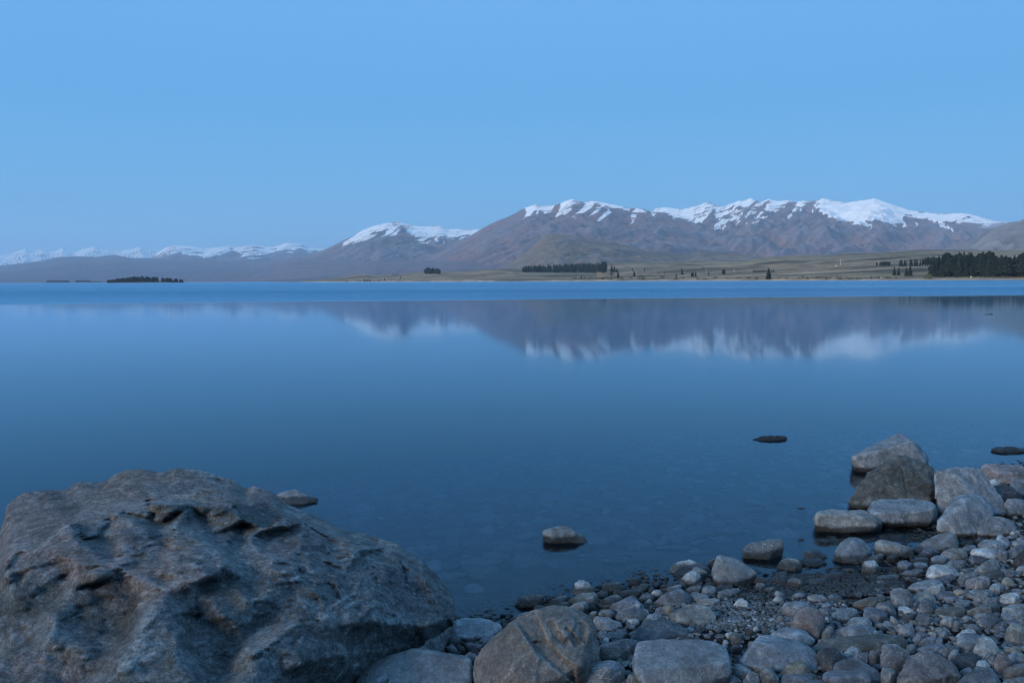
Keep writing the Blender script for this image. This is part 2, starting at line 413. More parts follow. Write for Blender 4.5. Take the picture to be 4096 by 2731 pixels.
mountain('right_snow_range', l4, 15000, 6500, 3500, 4, 190, 1.12, 0.14, 800, 0.85, 33, warp=10,
         snow_polys=[Z3([(400, 215), (450, 190), (480, 170), (580, 160), (710, 178), (850, 140), (910, 118), (1000, 145), (1060, 155), (1190, 103), (1290, 80), (1340, 108), (1290, 150), (1170, 262), (1100, 300), (1040, 345), (975, 352), (990, 260), (975, 180),
                         (930, 235), (870, 318), (800, 300), (750, 285), (690, 262), (640, 255), (560, 222)]),
                     Z4([(140, 190), (200, 120), (240, 100), (300, 118), (440, 142), (560, 140), (740, 115), (775, 103), (900, 145), (1080, 205), (1250, 242), (1400, 262), (1640, 262), (1780, 270), (1950, 320), (2150, 350), (2220, 375), (2050, 385), (1900, 395), (1800, 380), (1650, 352),
                         (1500, 350), (1440, 372), (1330, 330), (1200, 310), (1090, 290), (1075, 330), (1130, 428), (1060, 395), (990, 390), (900, 372), (790, 345), (690, 340), (760, 424), (650, 398), (540, 378), (430, 352), (320, 318), (230, 268)])],
         snow_lines=[(Z3([(1380, 130), (1300, 205), (1240, 250)]), 9), (Z3([(1510, 122), (1440, 200), (1320, 295)]), 18), (Z3([(1600, 113), (1520, 185)]), 11), (Z3([(1740, 120), (1690, 185), (1615, 255)]), 12), (Z3([(1190, 260), (1165, 320)]), 9), (Z3([(1260, 270), (1240, 300)]), 4),
                     (Z3([(1380, 120), (1440, 100), (1520, 118), (1600, 110), (1680, 122), (1750, 112), (1860, 106)]), 7), (Z4([(130, 240), (170, 285)]), 6), (Z4([(1470, 365), (1530, 410), (1600, 458)]), 8), (Z4([(1220, 370), (1222, 420)]), 3), (Z4([(940, 405), (980, 408)]), 4), (Z3([(1100, 300), (1040, 345)]), 12)])
l3 = Z2([(760, 575), (900, 520), (960, 495), (1060, 440), (1200, 370), (1330, 290), (1430, 240), (1500, 215), (1560, 185), (1620, 150), (1660, 138), (1705, 122), (1740, 135), (1800, 132), (1860, 125), (1920, 100), (1970, 85), (2010, 95), (2060, 108), (2110, 98), (2160, 102), (2230, 118), (2300, 130)]) + \
     Z3([(80, 140), (180, 160), (250, 180), (310, 178), (380, 185), (440, 210), (540, 215), (620, 250), (700, 275), (800, 310), (900, 355), (1000, 395), (1100, 440), (1200, 490), (1300, 545), (1420, 610), (1500, 650)])
mountain('central_mountain', l3, 12500, 5000, 3000, 4, 180, 1.12, 0.13, 800, 0.9, 41, warp=8,
         snow_polys=[Z2([(1625, 145), (1705, 112), (1740, 130), (1860, 118), (1830, 160), (1790, 178), (1700, 168), (1660, 210), (1605, 250), (1640, 185)]), Z2([(1900, 105), (1970, 78), (2040, 105), (1985, 112), (1945, 190), (1925, 210), (1900, 180), (1845, 225), (1875, 160)])],
         snow_lines=[(Z2([(2110, 105), (2040, 180), (1960, 255)]), 13), (Z2([(2200, 118), (2150, 165), (2090, 205)]), 6), (Z2([(2230, 180), (2160, 240)]), 9), (Z2([(2060, 106), (2110, 98), (2230, 116), (2352, 145)]), 6), (Z2([(1720, 175), (1715, 215)]), 5), (Z2([(1780, 165), (1770, 195)]), 4),
                     (Z3([(0, 130), (80, 142), (180, 166), (250, 190)]), 9), (Z3([(320, 185), (290, 230), (270, 305)]), 11), (Z3([(320, 188), (400, 208)]), 7), (Z3([(440, 208), (480, 250)]), 5), (Z3([(70, 215), (0, 285)]), 7), (Z3([(640, 258), (636, 275)]), 4)])
l5 = Z4([(1500, 650), (1700, 610), (1850, 560), (1900, 490), (2000, 435), (2100, 400), (2200, 368), (2300, 355), (2352, 330), (2500, 270), (2700, 220), (2900, 240), (3200, 300)])
mountain('right_edge_mountain', l5, 9500, 3500, 2500, 4, 110, 1.1, 0.16, 520, 0.8, 52, pal=((.17, .135, .115), (.22, .20, .19), (.12, .115, .115)))
l6 = Z2([(1380, 615), (1460, 580), (1560, 520), (1640, 460), (1700, 410), (1760, 352), (1820, 335), (1900, 342), (2000, 352), (2100, 375), (2200, 390), (2300, 402)]) + \
     Z3([(0, 455), (130, 475), (250, 500), (350, 525), (450, 535), (560, 540), (650, 560), (760, 565), (850, 528), (950, 545), (1100, 560), (1250, 572), (1400, 600), (1700, 640)])
mountain('brown_hill', l6, 7200, 2600, 1800, 4, 120, 1.05, 0.12, 380, 0.7, 63, pal=((.17, .125, .095), (.165, .145, .13), (.09, .085, .08)))

# --- near side of the far shore: tussock flats with a gravel beach
GP = np.arange(1030, 4500, 7.0)
g_sky = Z2([(-400, 686), (0, 679), (150, 666), (300, 650), (400, 634), (480, 626), (540, 636), (620, 629), (700, 633), (850, 613), (1000, 609), (1200, 606), (1350, 592), (1500, 586), (1620, 592), (1900, 610), (2150, 612)]) + \
        Z3([(30, 652), (200, 641), (400, 643), (700, 636), (1000, 629), (1250, 625), (1350, 602), (1500, 591), (1700, 576), (2000, 576)]) + Z4([(500, 690), (750, 688), (1000, 672), (1300, 652), (1600, 655), (2000, 658), (2352, 660), (2900, 650), (3500, 640)])
g_sky = np.array(g_sky)
gy = np.interp(GP, g_sky[:, 0], g_sky[:, 1]) - 0.8 * fbm(np.stack([GP / 40, GP * 0, GP * 0], 1), 3, 5)
gd = ray(GP, gy)
g_y0 = np.interp(GP, [1030, 1300, 2000, 3000, 3600, 4096, 4500], [3300, 2700, 1700, 1150, 920, 830, 780])
g_y1 = np.interp(GP, [1030, 1300, 2000, 3000, 3600, 4500], [3800, 3700, 3300, 2900, 2700, 2500])
gt = np.concatenate([[0, .004, .008, .014, .02, .03], np.linspace(.04, 1, 130)])
gY = g_y0[:, None] + (g_y1 - g_y0)[:, None] * gt[None] ** 1.35
gY = np.concatenate([gY, g_y1[:, None] + np.array([150, 500, 1200])[None]], 1)
gtt = np.concatenate([gt, [1, 1, 1]])
gX = gd[:, 0:1] * gY
gzr = (CAM_H + g_y1 * gd[:, 2])[:, None]
gZ = -0.6 + 3.0 * sstep(0, .03, gtt)[None] * np.minimum(1, gzr / 8) + (gzr - 2.4) * np.clip(gtt, 0, 1)[None] ** 1.55
qn = np.stack([gX.ravel() / 260, gY.ravel() / 160, gX.ravel() * 0], 1)
und = fbm(qn, 4, 71).reshape(gX.shape)
gZ = gZ + und * np.minimum(gzr * 0.13, 8) * (np.sin(np.pi * np.clip(gtt, 0, 1)) ** 0.8)[None]
gZ[:, -3:] = gzr + np.array([-1, -14, -60])[None]
GV = np.stack([gX, gY, gZ], -1)
gme = mk_mesh('tussock_flats', GV.reshape(-1, 3), grid_faces(*gX.shape))
n1 = fbm(np.stack([gX.ravel() / 420, gY.ravel() / 110, gX.ravel() * 0 + 3], 1), 5, 81)
n2 = fbm(np.stack([gX.ravel() / 900, gY.ravel() / 55, gX.ravel() * 0 + 8], 1), 4, 85)
f1 = sstep(-.45, .2, n1)[:, None]; f2 = sstep(.12, .42, n2)[:, None]
GC = np.array((.085, .066, .034)) * (1 - f1) + np.array((.31, .205, .115)) * f1
GC = GC * (1 - .5 * f2) + np.array((.52, .37, .22)) * .5 * f2
bz = (np.broadcast_to(gtt, gX.shape).ravel() * (g_y1 - g_y0)[:, None].repeat(gX.shape[1], 1).ravel())
bch = sstep(.022, .010, np.broadcast_to(gtt, gX.shape).ravel() + .004 * n1)[:, None]
GC = GC * (1 - bch) + np.array((.34, .30, .255)) * bch
add_col(gme, 'paint', GC)
tag(link('tussock_flats', gme, M_GRASS), kind='structure')
g_ipy = project(GV.reshape(-1, 3))[1].reshape(gX.shape)

def flats_at(px, py):
    """the point of the far flats seen at photo pixel (px, py)"""
    i = int(np.clip(np.searchsorted(GP, px), 1, len(GP) - 1))
    col = g_ipy[i]
    run = np.minimum.accumulate(col)
    j = int(np.argmax(run <= py)) if (run <= py).any() else len(gt) - 1
    j = max(1, min(j, len(gt) - 1))
    a, b = col[j - 1], col[j]
    u = np.clip((a - py) / (a - b + 1e-6), 0, 1)
    P = GV[i, j - 1] * (1 - u) + GV[i, j] * u
    return np.array([ray(px, py)[0] * P[1], P[1], P[2]])

# --- wooded island in the lake
iX, iY = (583 - 2048) / FPX * 2400, 2400.0
a_ = np.linspace(-1, 1, 41); b_ = np.linspace(-1, 1, 21)
IA, IB = np.meshgrid(a_, b_, indexing='ij')
IR = np.sqrt(IA ** 2 + IB ** 2) + 0.12 * fbm(np.stack([IA.ravel() * 3, IB.ravel() * 3, IA.ravel() * 0], 1), 3, 7).reshape(IA.shape)
IV = np.stack([iX + IA * 118, iY + IB * 45, 5.0 * (1 - IR ** 2) - 0.6], -1)
ime = mk_mesh('lake_island', IV.reshape(-1, 3), grid_faces(41, 21))
add_col(ime, 'paint', np.where((IV[..., 2].reshape(-1, 1) < 0.9), np.array((.2, .17, .14)), np.array((.07, .062, .04))))
tag(link('lake_island', ime, M_GRASS), kind='structure')

# ------------------------------------------------------------------ the near beach and lake bed
def on_level(px, py, z=0.0):
    d = ray(px, py); t = (z - CAM_H) / d[..., 2]
    return d * t[..., None] + np.array([0, 0, CAM_H])
SH = on_level(*np.array([(-900, 2900), (0, 2760), (600, 2690), (1200, 2600), (1800, 2520), (2000, 2475), (2200, 2425), (2400, 2365), (2600, 2318), (2800, 2310), (3000, 2318), (3200, 2318), (3400, 2292), (3540, 2240),
                         (3700, 2178), (3775, 2090), (3790, 1980), (3860, 1900), (4096, 1858), (4500, 1830), (5200, 1800)], float).T)[:, :2]
SHpoly = np.concatenate([SH, [[60, SH[-1, 1] + 6], [60, -60], [-60, -60], [-60, SH[0, 1] - 2]]])

def ground_z(x, y):
    x = np.asarray(x, float); y = np.asarray(y, float)
    s = poly_sd(x, y, SHpoly)
    land = 0.085 * s + 0.0016 * s * s
    land = np.where(s > 12, 0.085 * 12 + 0.0016 * 144 + (s - 12) * 0.05, land)
    w = -s
    wat = -(0.07 * w + 0.010 * w * w)
    wat = np.where(w > 14, -(0.07 * 14 + 1.96) - (w - 14) * 0.2, wat)
    return np.where(s > 0, land, np.maximum(wat, -7.0))

def ground_hit(px, py):
    d = ray(px, py); z = 0.1
    for _ in range(14):
        t = (z - CAM_H) / d[2]; z = 0.5 * z + 0.5 * float(ground_z(d[0] * t, d[1] * t))
    return np.array([d[0] * t, d[1] * t, z])

xs = np.concatenate([np.linspace(-60, -7, 40), np.linspace(-6.8, 9.8, 330), np.linspace(10, 60, 40)])
ys = np.concatenate([np.linspace(-14, 1.4, 40), np.linspace(1.5, 14, 250), np.linspace(14.2, 60, 60)])
BX, BY = np.meshgrid(xs, ys, indexing='ij')
BZ = ground_z(BX.ravel(), BY.ravel())
BZ = BZ + 0.018 * fbm(np.stack([BX.ravel() * 2.5, BY.ravel() * 2.5, BZ * 0], 1), 5, 91) - 0.01
bme = mk_mesh('shore_ground', np.stack([BX.ravel(), BY.ravel(), BZ], 1), grid_faces(len(xs), len(ys)))
bn = sstep(-.4, .4, fbm(np.stack([BX.ravel() * 6, BY.ravel() * 6, BZ * 0], 1), 4, 95))[:, None]
add_col(bme, 'paint', np.array((.025, .026, .027)) * (1 - bn) + np.array((.06, .062, .064)) * bn)
tag(link('shore_ground', bme, M_BED), kind='structure')

# the lake floor beyond, out of sight in deep water
s_ = 90000.0
fme = mk_mesh('lake_floor', [(-s_, -s_, -6.9), (s_, -s_, -6.9), (s_, s_, -6.9), (-s_, s_, -6.9)], [(0, 1, 2, 3)], False)
add_col(fme, 'paint', np.tile((.06, .06, .055), (4, 1)))
tag(link('lake_floor', fme, M_BED), kind='structure')

# unseen grassy bank added behind the camera to keep low western glow off stones
ta = np.linspace(-220, 220, 120); tb_ = np.concatenate([np.linspace(-90, -24, 14), np.linspace(-23, -10, 24)])
TA, TB = np.meshgrid(ta, tb_, indexing='ij')
prof = np.interp(TB, [-90, -24, -18, -13, -10], [10.0, 9.4, 8.5, 3.0, 0.4])
TZ = prof + 0.9 * fbm(np.stack([TA.ravel() / 9, TB.ravel() / 7, TA.ravel() * 0], 1), 4, 111).reshape(TA.shape) * np.clip((-TB - 9) / 6, 0, 1)
tme = mk_mesh('added_shade_bank', np.stack([TA, TB, TZ], -1).reshape(-1, 3), grid_faces(*TA.shape))
add_col(tme, 'paint', np.tile((.085, .08, .045), (TA.size, 1)))
tag(link('added_shade_bank', tme, M_GRASS), kind='structure')

# ------------------------------------------------------------------ water
def water_material():
    m, nt, out = new_mat('lake_water'); k = NT(nt)
    geo = k.n('NewGeometry'); P = geo.outputs['Position']
    sp = k.n('SeparateXYZ'); k.l(P, sp.inputs[0])
    band = k.math('MULTIPLY', k.math('SUBTRACT', k.noise(k.scale(P, (0.02, 0.35, 1)), 1.0, 4, 0.6), 0.5), 13.0)
    s = k.math('SUBTRACT', k.math('SUBTRACT', sp.outputs['Y'], k.math('MULTIPLY', sp.outputs['X'], 0.21)), 72.5)
    s2 = k.math('ADD', s, band)
    rip = k.rng(s2, -3.0, 4.5)                                     # wind ruffled water beyond the calm bay
    # faint ruffled streaks inside the calm edge, on the right
    stk = k.math('MULTIPLY', k.rng(k.noise(k.scale(P, (0.012, 0.6, 1), (3, 1, 0)), 1.0, 2), 0.56, 0.66), k.math('MULTIPLY', k.rng(s, -14, -5), k.rng(sp.outputs['X'], 5, 30)))
    rip = k.math('MAXIMUM', rip, k.math('MULTIPLY', stk, 0.5))
    lane = k.rng(k.noise(k.scale(P, (0.0012, 0.012, 1), (1, 4, 0)), 1.0, 4, 0.6), 0.35, 0.7, 0.45, 0.95)
    wav = k.noise(k.scale(P, (0.9, 1.5, 1)), 1.0, 3, 0.6)
    bmp = k.n('Bump'); k.l(wav, bmp.inputs['Height']); bmp.inputs['Distance'].default_value = 0.55
    k.l(k.math('MULTIPLY', rip, lane), bmp.inputs['Strength'])
    nrm = bmp.outputs[0]
    fr = k.n('Fresnel'); fr.inputs['IOR'].default_value = 1.30; k.l(nrm, fr.inputs['Normal'])
    gl = k.n('BsdfGlossy'); gl.inputs['Color'].default_value = (0.72, 0.885, 1, 1); k.l(nrm, gl.inputs['Normal'])
    k.l(k.rng(rip, 0, 1, 0.055, 0.22), gl.inputs['Roughness'])
    tr = k.n('BsdfTransparent'); tr.inputs[0].default_value = (0.93, 0.97, 1.0, 1)
    df = k.n('BsdfDiffuse'); df.inputs[0].default_value = (0.016, 0.145, 0.27, 1)    # glacial flour in the water
    mi = k.n('MixShader'); k.l(tr.outputs[0], mi.inputs[1]); k.l(df.outputs[0], mi.inputs[2])
    k.l(k.rng(sp.outputs['Y'], 6.0, 45.0, 0.0, 0.9), mi.inputs[0])
    mo = k.n('MixShader'); k.l(fr.outputs[0], mo.inputs[0]); k.l(mi.outputs[0], mo.inputs[1]); k.l(gl.outputs[0], mo.inputs[2])
    k.l(mo.outputs[0], out.inputs[0])
    va = k.n('VolumeAbsorption'); va.inputs[0].default_value = (0.02, 0.46, 0.82, 1); va.inputs[1].default_value = 1.05
    k.l(va.outputs[0], out.inputs[1])
    return m
M_WATER = water_material()
s_ = 88000.0
wv = [(-s_, -9.5, -6.95), (s_, -9.5, -6.95), (s_, s_, -6.95), (-s_, s_, -6.95), (-s_, -9.5, 0), (s_, -9.5, 0), (s_, s_, 0), (-s_, s_, 0)]
wf = [(0, 3, 2, 1), (4, 5, 6, 7), (0, 1, 5, 4), (1, 2, 6, 5), (2, 3, 7, 6), (3, 0, 4, 7)]
tag(link('lake_water', mk_mesh('lake_water', wv, wf, False), M_WATER), kind='structure')

# ------------------------------------------------------------------ haze in the far air
def haze():
    m, nt, out = new_mat('haze_air'); k = NT(nt)
    v = k.n('VolumePrincipled'); v.inputs['Color'].default_value = (0.60, 0.82, 1.0, 1); v.inputs['Density'].default_value = 3.5e-5
    v.inputs['Anisotropy'].default_value = 0.0
    k.l(v.outputs[0], out.inputs[1])
    a, b, c, d = 75000.0, -300.0, 62000.0, 2300.0
    hv = [(-a, b, -8.5), (a, b, -8.5), (a, c, -8.5), (-a, c, -8.5), (-a, b, d), (a, b, d), (a, c, d), (-a, c, d)]
    o = link('haze', mk_mesh('haze', hv, wf, False), m)
    tag(o, kind='stuff')
haze()

# thin cloud lying in the saddle at the right
def mist():
    m, nt, out = new_mat('mist_air'); k = NT(nt)
    v = k.n('VolumePrincipled'); v.inputs['Color'].default_value = (0.95, 0.97, 1, 1); v.inputs['Density'].default_value = 0.0022
    k.l(v.outputs[0], out.inputs[1])
    bm = bmesh.new(); bmesh.ops.create_icosphere(bm, subdivisions=4, radius=1.0)
    for q in bm.verts:
        w = 1 + .35 * math.sin(3.1 * q.co.x + 2 * q.co.z) + .2 * math.sin(7 * q.co.x + 1)
        q.co.z *= w
    me = bpy.data.meshes.new('mist'); bm.to_mesh(me); bm.free()
    d = ray(np.array(3985.), np.array(901.)); Y = 9900.0
    o = link('mist', me, m, loc=(d[0] * Y, Y, CAM_H + d[2] * Y)); o.scale = (190, 200, 32); o.rotation_euler = (0, -.12, 0)
    tag(o, kind='stuff')
mist()
# ================================================================== trees and small things on the far shore
def conifer_mesh(seed, kind):
    r = random.Random(seed); V, F = [], []
    def tri(a, b, c):
        k = len(V); V.extend([a, b, c]); F.append((k, k + 1, k + 2))
    n = 26 if kind == 'spire' else 22
    for i in range(n):
        h = 0.06 + 0.94 * (i / n) ** 0.95
        if kind == 'spire': rad = 0.17 * (1 - h) ** 0.72 * r.uniform(.75, 1.2) + 0.012
        elif kind == 'pine': rad = 0.20 * (1 - h ** 2.2) ** 0.6 * r.uniform(.6, 1.25) * (0.35 if h < .22 else 1) + 0.015
        else: rad = 0.36 * math.sin(math.pi * min(1, 0.18 + 0.80 * h)) ** 0.7 * r.uniform(.75, 1.15)
        m = 9 if h < .8 else 6
        for j in range(m):
            a = 6.283 * (j + r.random()) / m; rr = rad * r.uniform(.6, 1.15)
            dx, dy = math.cos(a), math.sin(a); w = rr * r.uniform(.32, .55) + .008
            z0 = h + r.uniform(-.02, .02); z1 = z0 - rr * r.uniform(.15, .55) + (0.25 * rr if kind != 'spire' else 0)
            root = (dx * rr * .1, dy * rr * .1, z0 + .02); tip = (dx * rr, dy * rr, z1)
            l = (dx * rr * .6 - dy * w, dy * rr * .6 + dx * w, (z0 + z1) / 2 - .012); q = (dx * rr * .6 + dy * w, dy * rr * .6 - dx * w, (z0 + z1) / 2 - .012)
            tri(root, l, tip); tri(root, tip, q)
            u = (dx * rr * .75, dy * rr * .75, z1 + w * .9 + .01); tri(l, u, tip); tri(u, q, tip)
    return mk_mesh('crown', V, F, False)
def trunk_mesh(seed):
    V, F = [], []
    for k, (z, rr) in enumerate(((-.03, .020), (.2, .016), (.6, .010), (.97, .002))):
        for j in range(6): V.append((rr * math.cos(j * 1.0472), rr * math.sin(j * 1.0472), z))
        if k:
            for j in range(6): F.append(((k - 1) * 6 + j, (k - 1) * 6 + (j + 1) % 6, k * 6 + (j + 1) % 6, k * 6 + j))
    return mk_mesh('trunk', V, F)
TRUNK = trunk_mesh(1)
CROWN = {'spire': [conifer_mesh(s, 'spire') for s in (1, 2, 3, 4)], 'pine': [conifer_mesh(s, 'pine') for s in (11, 12, 13, 14)], 'round': [conifer_mesh(s, 'round') for s in (21, 22, 23)]}
tr_rng = random.Random(99)
def tree(P, h, kind, label, group=None, name=None, sx=1.0):
    e = bpy.data.objects.new(name or {'spire': 'spruce_tree', 'pine': 'pine_tree', 'round': 'broad_tree'}[kind], None); COL.objects.link(e)
    e.location = P; e.scale = (h * sx, h * sx, h); e.rotation_euler = (0, 0, tr_rng.uniform(0, 6.28)); e.empty_display_size = .2
    link('trunk', TRUNK, M_BARK, e); link('crown', tr_rng.choice(CROWN[kind]), M_NEEDLE, e)
    tag(e, label, 'tree', group)
    return e
def far_tree(Z, x, y, hpx, kind, label, group=None, sx=1.0):
    (px, py), sc_ = Z([(x, y)])[0], {Z2: .5527, Z3: .4677, Z4: .38095}[Z]
    P = flats_at(px, py); h = hpx * sc_ / FPX * P[1]
    return tree(P - np.array([0, 0, .2]), h, kind, label, group, sx=sx)

# dense stand at the right edge, in several rows
lab = 'tall dark pine packed in the dense stand at the right edge'
for row, (yb, n_, x0, x1) in enumerate(((938, 27, 1395, 2560), (930, 26, 1420, 2560), (918, 25, 1450, 2560), (905, 22, 1500, 2560))):
    for i in range(n_):
        x = x0 + (x1 - x0) * (i + tr_rng.uniform(-.3, .3)) / (n_ - 1)
        top = np.interp(x, [1340, 1400, 1440, 1500, 1560, 1640, 1760, 1880, 1990, 2060, 2120, 2200, 2290, 2400, 2560], [820, 740, 715, 690, 680, 672, 676, 675, 668, 715, 710, 722, 690, 680, 675])
        far_tree(Z4, x, yb + tr_rng.uniform(-3, 3), (yb - top) * tr_rng.uniform(.74, 1.03), 'pine' if tr_rng.random() < .55 else 'spire', lab, 'dense pine stand at the right edge', sx=tr_rng.uniform(1.0, 1.4))
far_tree(Z4, 1985, 925, 268, 'spire', 'tallest spire rising above the dense stand at the right edge', sx=.8)
far_tree(Z4, 1357, 885, 65, 'pine', 'short pine at the left foot of the dense stand')
for x, h in ((1050, 74), (1066, 80), (1098, 76), (1112, 60)): far_tree(Z4, x, 829, h, 'spire', 'conifer in the loose row left of the dense stand, left end', 'loose conifers left of the stand', 1.25)
for x, h in ((1160, 84), (1172, 78), (1206, 88), (1228, 84), (1262, 70), (1290, 80), (1318, 92), (1342, 102), (1372, 96), (1400, 110)): far_tree(Z4, x, 827, h, 'pine' if x > 1280 else 'spire', 'conifer in the loose row touching the dense stand', 'loose conifers touching the stand', 1.15)
far_tree(Z4, 990, 921, 92, 'spire', 'left tree of the dark pair on the slope by the beach', sx=1.5); far_tree(Z4, 1034, 922, 86, 'spire', 'right tree of the dark pair on the slope by the beach', sx=1.3)
far_tree(Z4, 1116, 929, 92, 'spire', 'dark bushy conifer left of a taller one above the beach', sx=1.6); far_tree(Z4, 1156, 928, 115, 'spire', 'tall bushy conifer right of the dark pair above the beach', sx=1.5)
for i, x in enumerate((806, 842, 858, 874, 890, 906, 922, 938)): far_tree(Z4, x, 821, 38 if i == 0 else tr_rng.uniform(42, 52), 'pine', 'small conifer in the short hedge on the hillside', 'short conifer hedge on the hillside', 1.3)
# plantation block in the middle
for row in range(3):
    for i in range(30):
        x = 1615 + (2203 - 1615) * (i + tr_rng.uniform(-.3, .3)) / 29; yb = 614 - 2.4 * row
        far_tree(Z2, x, yb, np.interp(x, [1610, 1640, 1800, 1900, 2100, 2205], [36, 42, 52, 60, 66, 72]) * tr_rng.uniform(.82, 1.1), 'spire' if tr_rng.random() < .6 else 'pine', 'dark conifer in the long plantation block behind the far beach', 'plantation block of dark conifers', 1.4)
for i in range(12):
    far_tree(Z2, 912 + 8.4 * i + tr_rng.uniform(-3, 3), 624 + tr_rng.uniform(-3, 3), np.interp(i, [0, 2, 6, 11], [36, 46, 40, 36]) * tr_rng.uniform(.85, 1.1), 'round', 'round crowned tree in the lone dark clump on the left flats', 'lone dark clump on the left flats', 1.0)
singles2 = [(337, 682, 13), (468, 680, 22), (487, 680, 18), (505, 680, 20), (575, 677, 15), (612, 675, 22), (673, 634, 16), (690, 632, 13), (707, 630, 11), (727, 658, 18), (722, 674, 13), (1567, 632, 12), (2037, 661, 26), (2256, 612, 52), (2274, 612, 42), (2292, 614, 30), (2302, 652, 46), (2254, 638, 26), (2130, 624, 18), (2190, 624, 14), (2085, 660, 14)]
for i, (x, y, h) in enumerate(singles2): far_tree(Z2, x, y, h, 'spire', 'small scattered conifer on the flats ' + ('left of the dark clump' if x < 900 else 'around the plantation block'), 'scattered conifers, ' + ('left flats' if x < 900 else 'plantation'), 1.5)
singles3 = [(100, 717, 55), (124, 718, 45), (148, 716, 24), (153, 773, 48), (97, 753, 24), (277, 714, 26), (380, 714, 24), (652, 763, 32), (703, 744, 46), (697, 708, 20), (878, 697, 22), (930, 747, 28), (500, 735, 16), (550, 738, 18)]
for x, y, h in singles3: far_tree(Z3, x, y, h, 'spire', 'small dark conifer dotted on the flats between plantation and dark pair', 'scattered conifers, middle flats', 1.5)
far_tree(Z3, 293, 757, 48, 'spire', 'slim dark conifer by the scrub right of the plantation', sx=1.6)
far_tree(Z3, 790, 763, 40, 'round', 'left of two round trees touching above the far beach', sx=1.1); far_tree(Z3, 818, 763, 42, 'spire', 'pointed tree touching a round one above the far beach', sx=1.7)
far_tree(Z3, 1057, 742, 44, 'round', 'solitary egg shaped tree on the middle flats', sx=1.0)
far_tree(Z3, 1442, 782, 98, 'spire', 'tall solitary spruce right above the far beach', sx=1.5)
for x in range(1315, 1500, 17): far_tree(Z3, x, 722, tr_rng.uniform(11, 17), 'round', 'low tree in the hedge line behind the solitary spruce', 'hedge line on the middle flats', 1.4)
# the island wood and the far clumps
lab = 'dark conifer crowding the small wooded island'
for i in range(104):
    a = tr_rng.uniform(-1, 1); b = tr_rng.uniform(-.8, .8) * math.sqrt(1 - a * a)
    z = 5.0 * (1 - a * a - b * b) - .8
    h = np.interp(a, [-1, -.85, -.4, -.1, .5, .85, 1], [7, 10, 13, 15, 13, 11, 10]) * tr_rng.uniform(.8, 1.08)
    tree((iX + a * 107, iY + b * 38, z), h, 'spire' if tr_rng.random() < .6 else 'pine', lab, 'conifers on the wooded island', sx=2.6)
lab = 'distant hazy tree in the low woods on the shore left of the island'
for x0, x1, n_, hh in ((340, 498, 26, 18), (552, 645, 18, 18), (645, 735, 12, 10)):
    for i in range(n_):
        px = (x0 + (x1 - x0) * (i + tr_rng.uniform(-.3, .3)) / (n_ - 1)) * .5527; d = ray(px, 1131.)
        Y = 7000.0; tree((d[0] * Y, Y, -.5), hh * .5527 / FPX * Y * tr_rng.uniform(.8, 1.1) + 1, 'round', lab, 'distant woods left of the island', sx=1.5)
# low ground under the far clumps
cl = mk_mesh('far_spit', np.array([(ray(x, 1131)[0] * y, y, z) for x in np.linspace(150, 470, 30) for y, z in ((6850, -.4), (6950, 1.5), (7250, 2.5), (7600, -.4))]), grid_faces(30, 4))
add_col(cl, 'paint', np.tile((.10, .088, .07), (120, 1))); tag(link('far_spit', cl, M_GRASS), kind='structure')

# scrub along the far beach
def shrub_mesh(seed):
    r = random.Random(seed); V, F = [], []
    for i in range(150):
        a = r.uniform(0, 6.28); z = r.random() ** .8; rr = math.sqrt(max(0, 1 - (z - .1) ** 2)) * r.uniform(.35, 1) * (1 + .25 * math.sin(3 * a + seed))
        p = (rr * math.cos(a), rr * math.sin(a), z * .9 * r.uniform(.75, 1.1)); k = len(V); s = .17
        for _ in range(3): V.append(tuple(c + r.uniform(-s, s) for c in p))
        F.append((k, k + 1, k + 2))
    return mk_mesh('foliage', V, F, False)
SHR = [shrub_mesh(s) for s in (1, 2, 3, 4)]
def shrub(Z, x, y, w, h, label, group=None, mat2=False):
    (px, py), sc_ = Z([(x, y)])[0], {Z2: .5527, Z3: .4677, Z4: .38095}[Z]
    P = flats_at(px, py); k = sc_ / FPX * P[1]
    e = bpy.data.objects.new('shore_shrub', None); COL.objects.link(e); e.location = P; e.scale = (w * k * .5, w * k * .5, h * k); e.rotation_euler = (0, 0, tr_rng.uniform(0, 6))
    m_ = tr_rng.choice(SHR)
    if mat2: m_ = m_.copy(); m_.materials.clear()
    link('foliage', m_, M_SHRUB2 if mat2 else M_SHRUB, e)
    st = link('stem', TRUNK, M_BARK, e); st.scale = (2, 2, .5)
    tag(e, label, 'shrub', group)
shrub(Z3, 355, 787, 85, 36, 'wide yellow green bush on the far beach below the plantation', mat2=True)
shrub(Z4, 1345, 960, 115, 52, 'yellow green willow bush at the left foot of the dense stand', mat2=True)
shrub(Z3, 100, 752, 45, 24, 'dark bush above the far beach right of the plantation')
for i in range(26): shrub(Z3, 20 + i * 88 + tr_rng.uniform(-25, 25), 783 + tr_rng.uniform(-6, 3), tr_rng.uniform(24, 55), tr_rng.uniform(9, 20), 'low scrub bush fringing the far beach, middle', 'scrub fringe of the far beach, middle')
for i in range(20): shrub(Z4, 20 + i * 52 + tr_rng.uniform(-15, 15), 955 + tr_rng.uniform(-5, 2), tr_rng.uniform(24, 50), tr_rng.uniform(10, 22), 'low scrub bush fringing the far beach, right', 'scrub fringe of the far beach, right')
for i in range(14): shrub(Z2, 1980 + i * 27 + tr_rng.uniform(-8, 8), 664 + tr_rng.uniform(-5, 2), tr_rng.uniform(20, 36), tr_rng.uniform(8, 15), 'low scrub bush below the plantation block', 'scrub below the plantation')
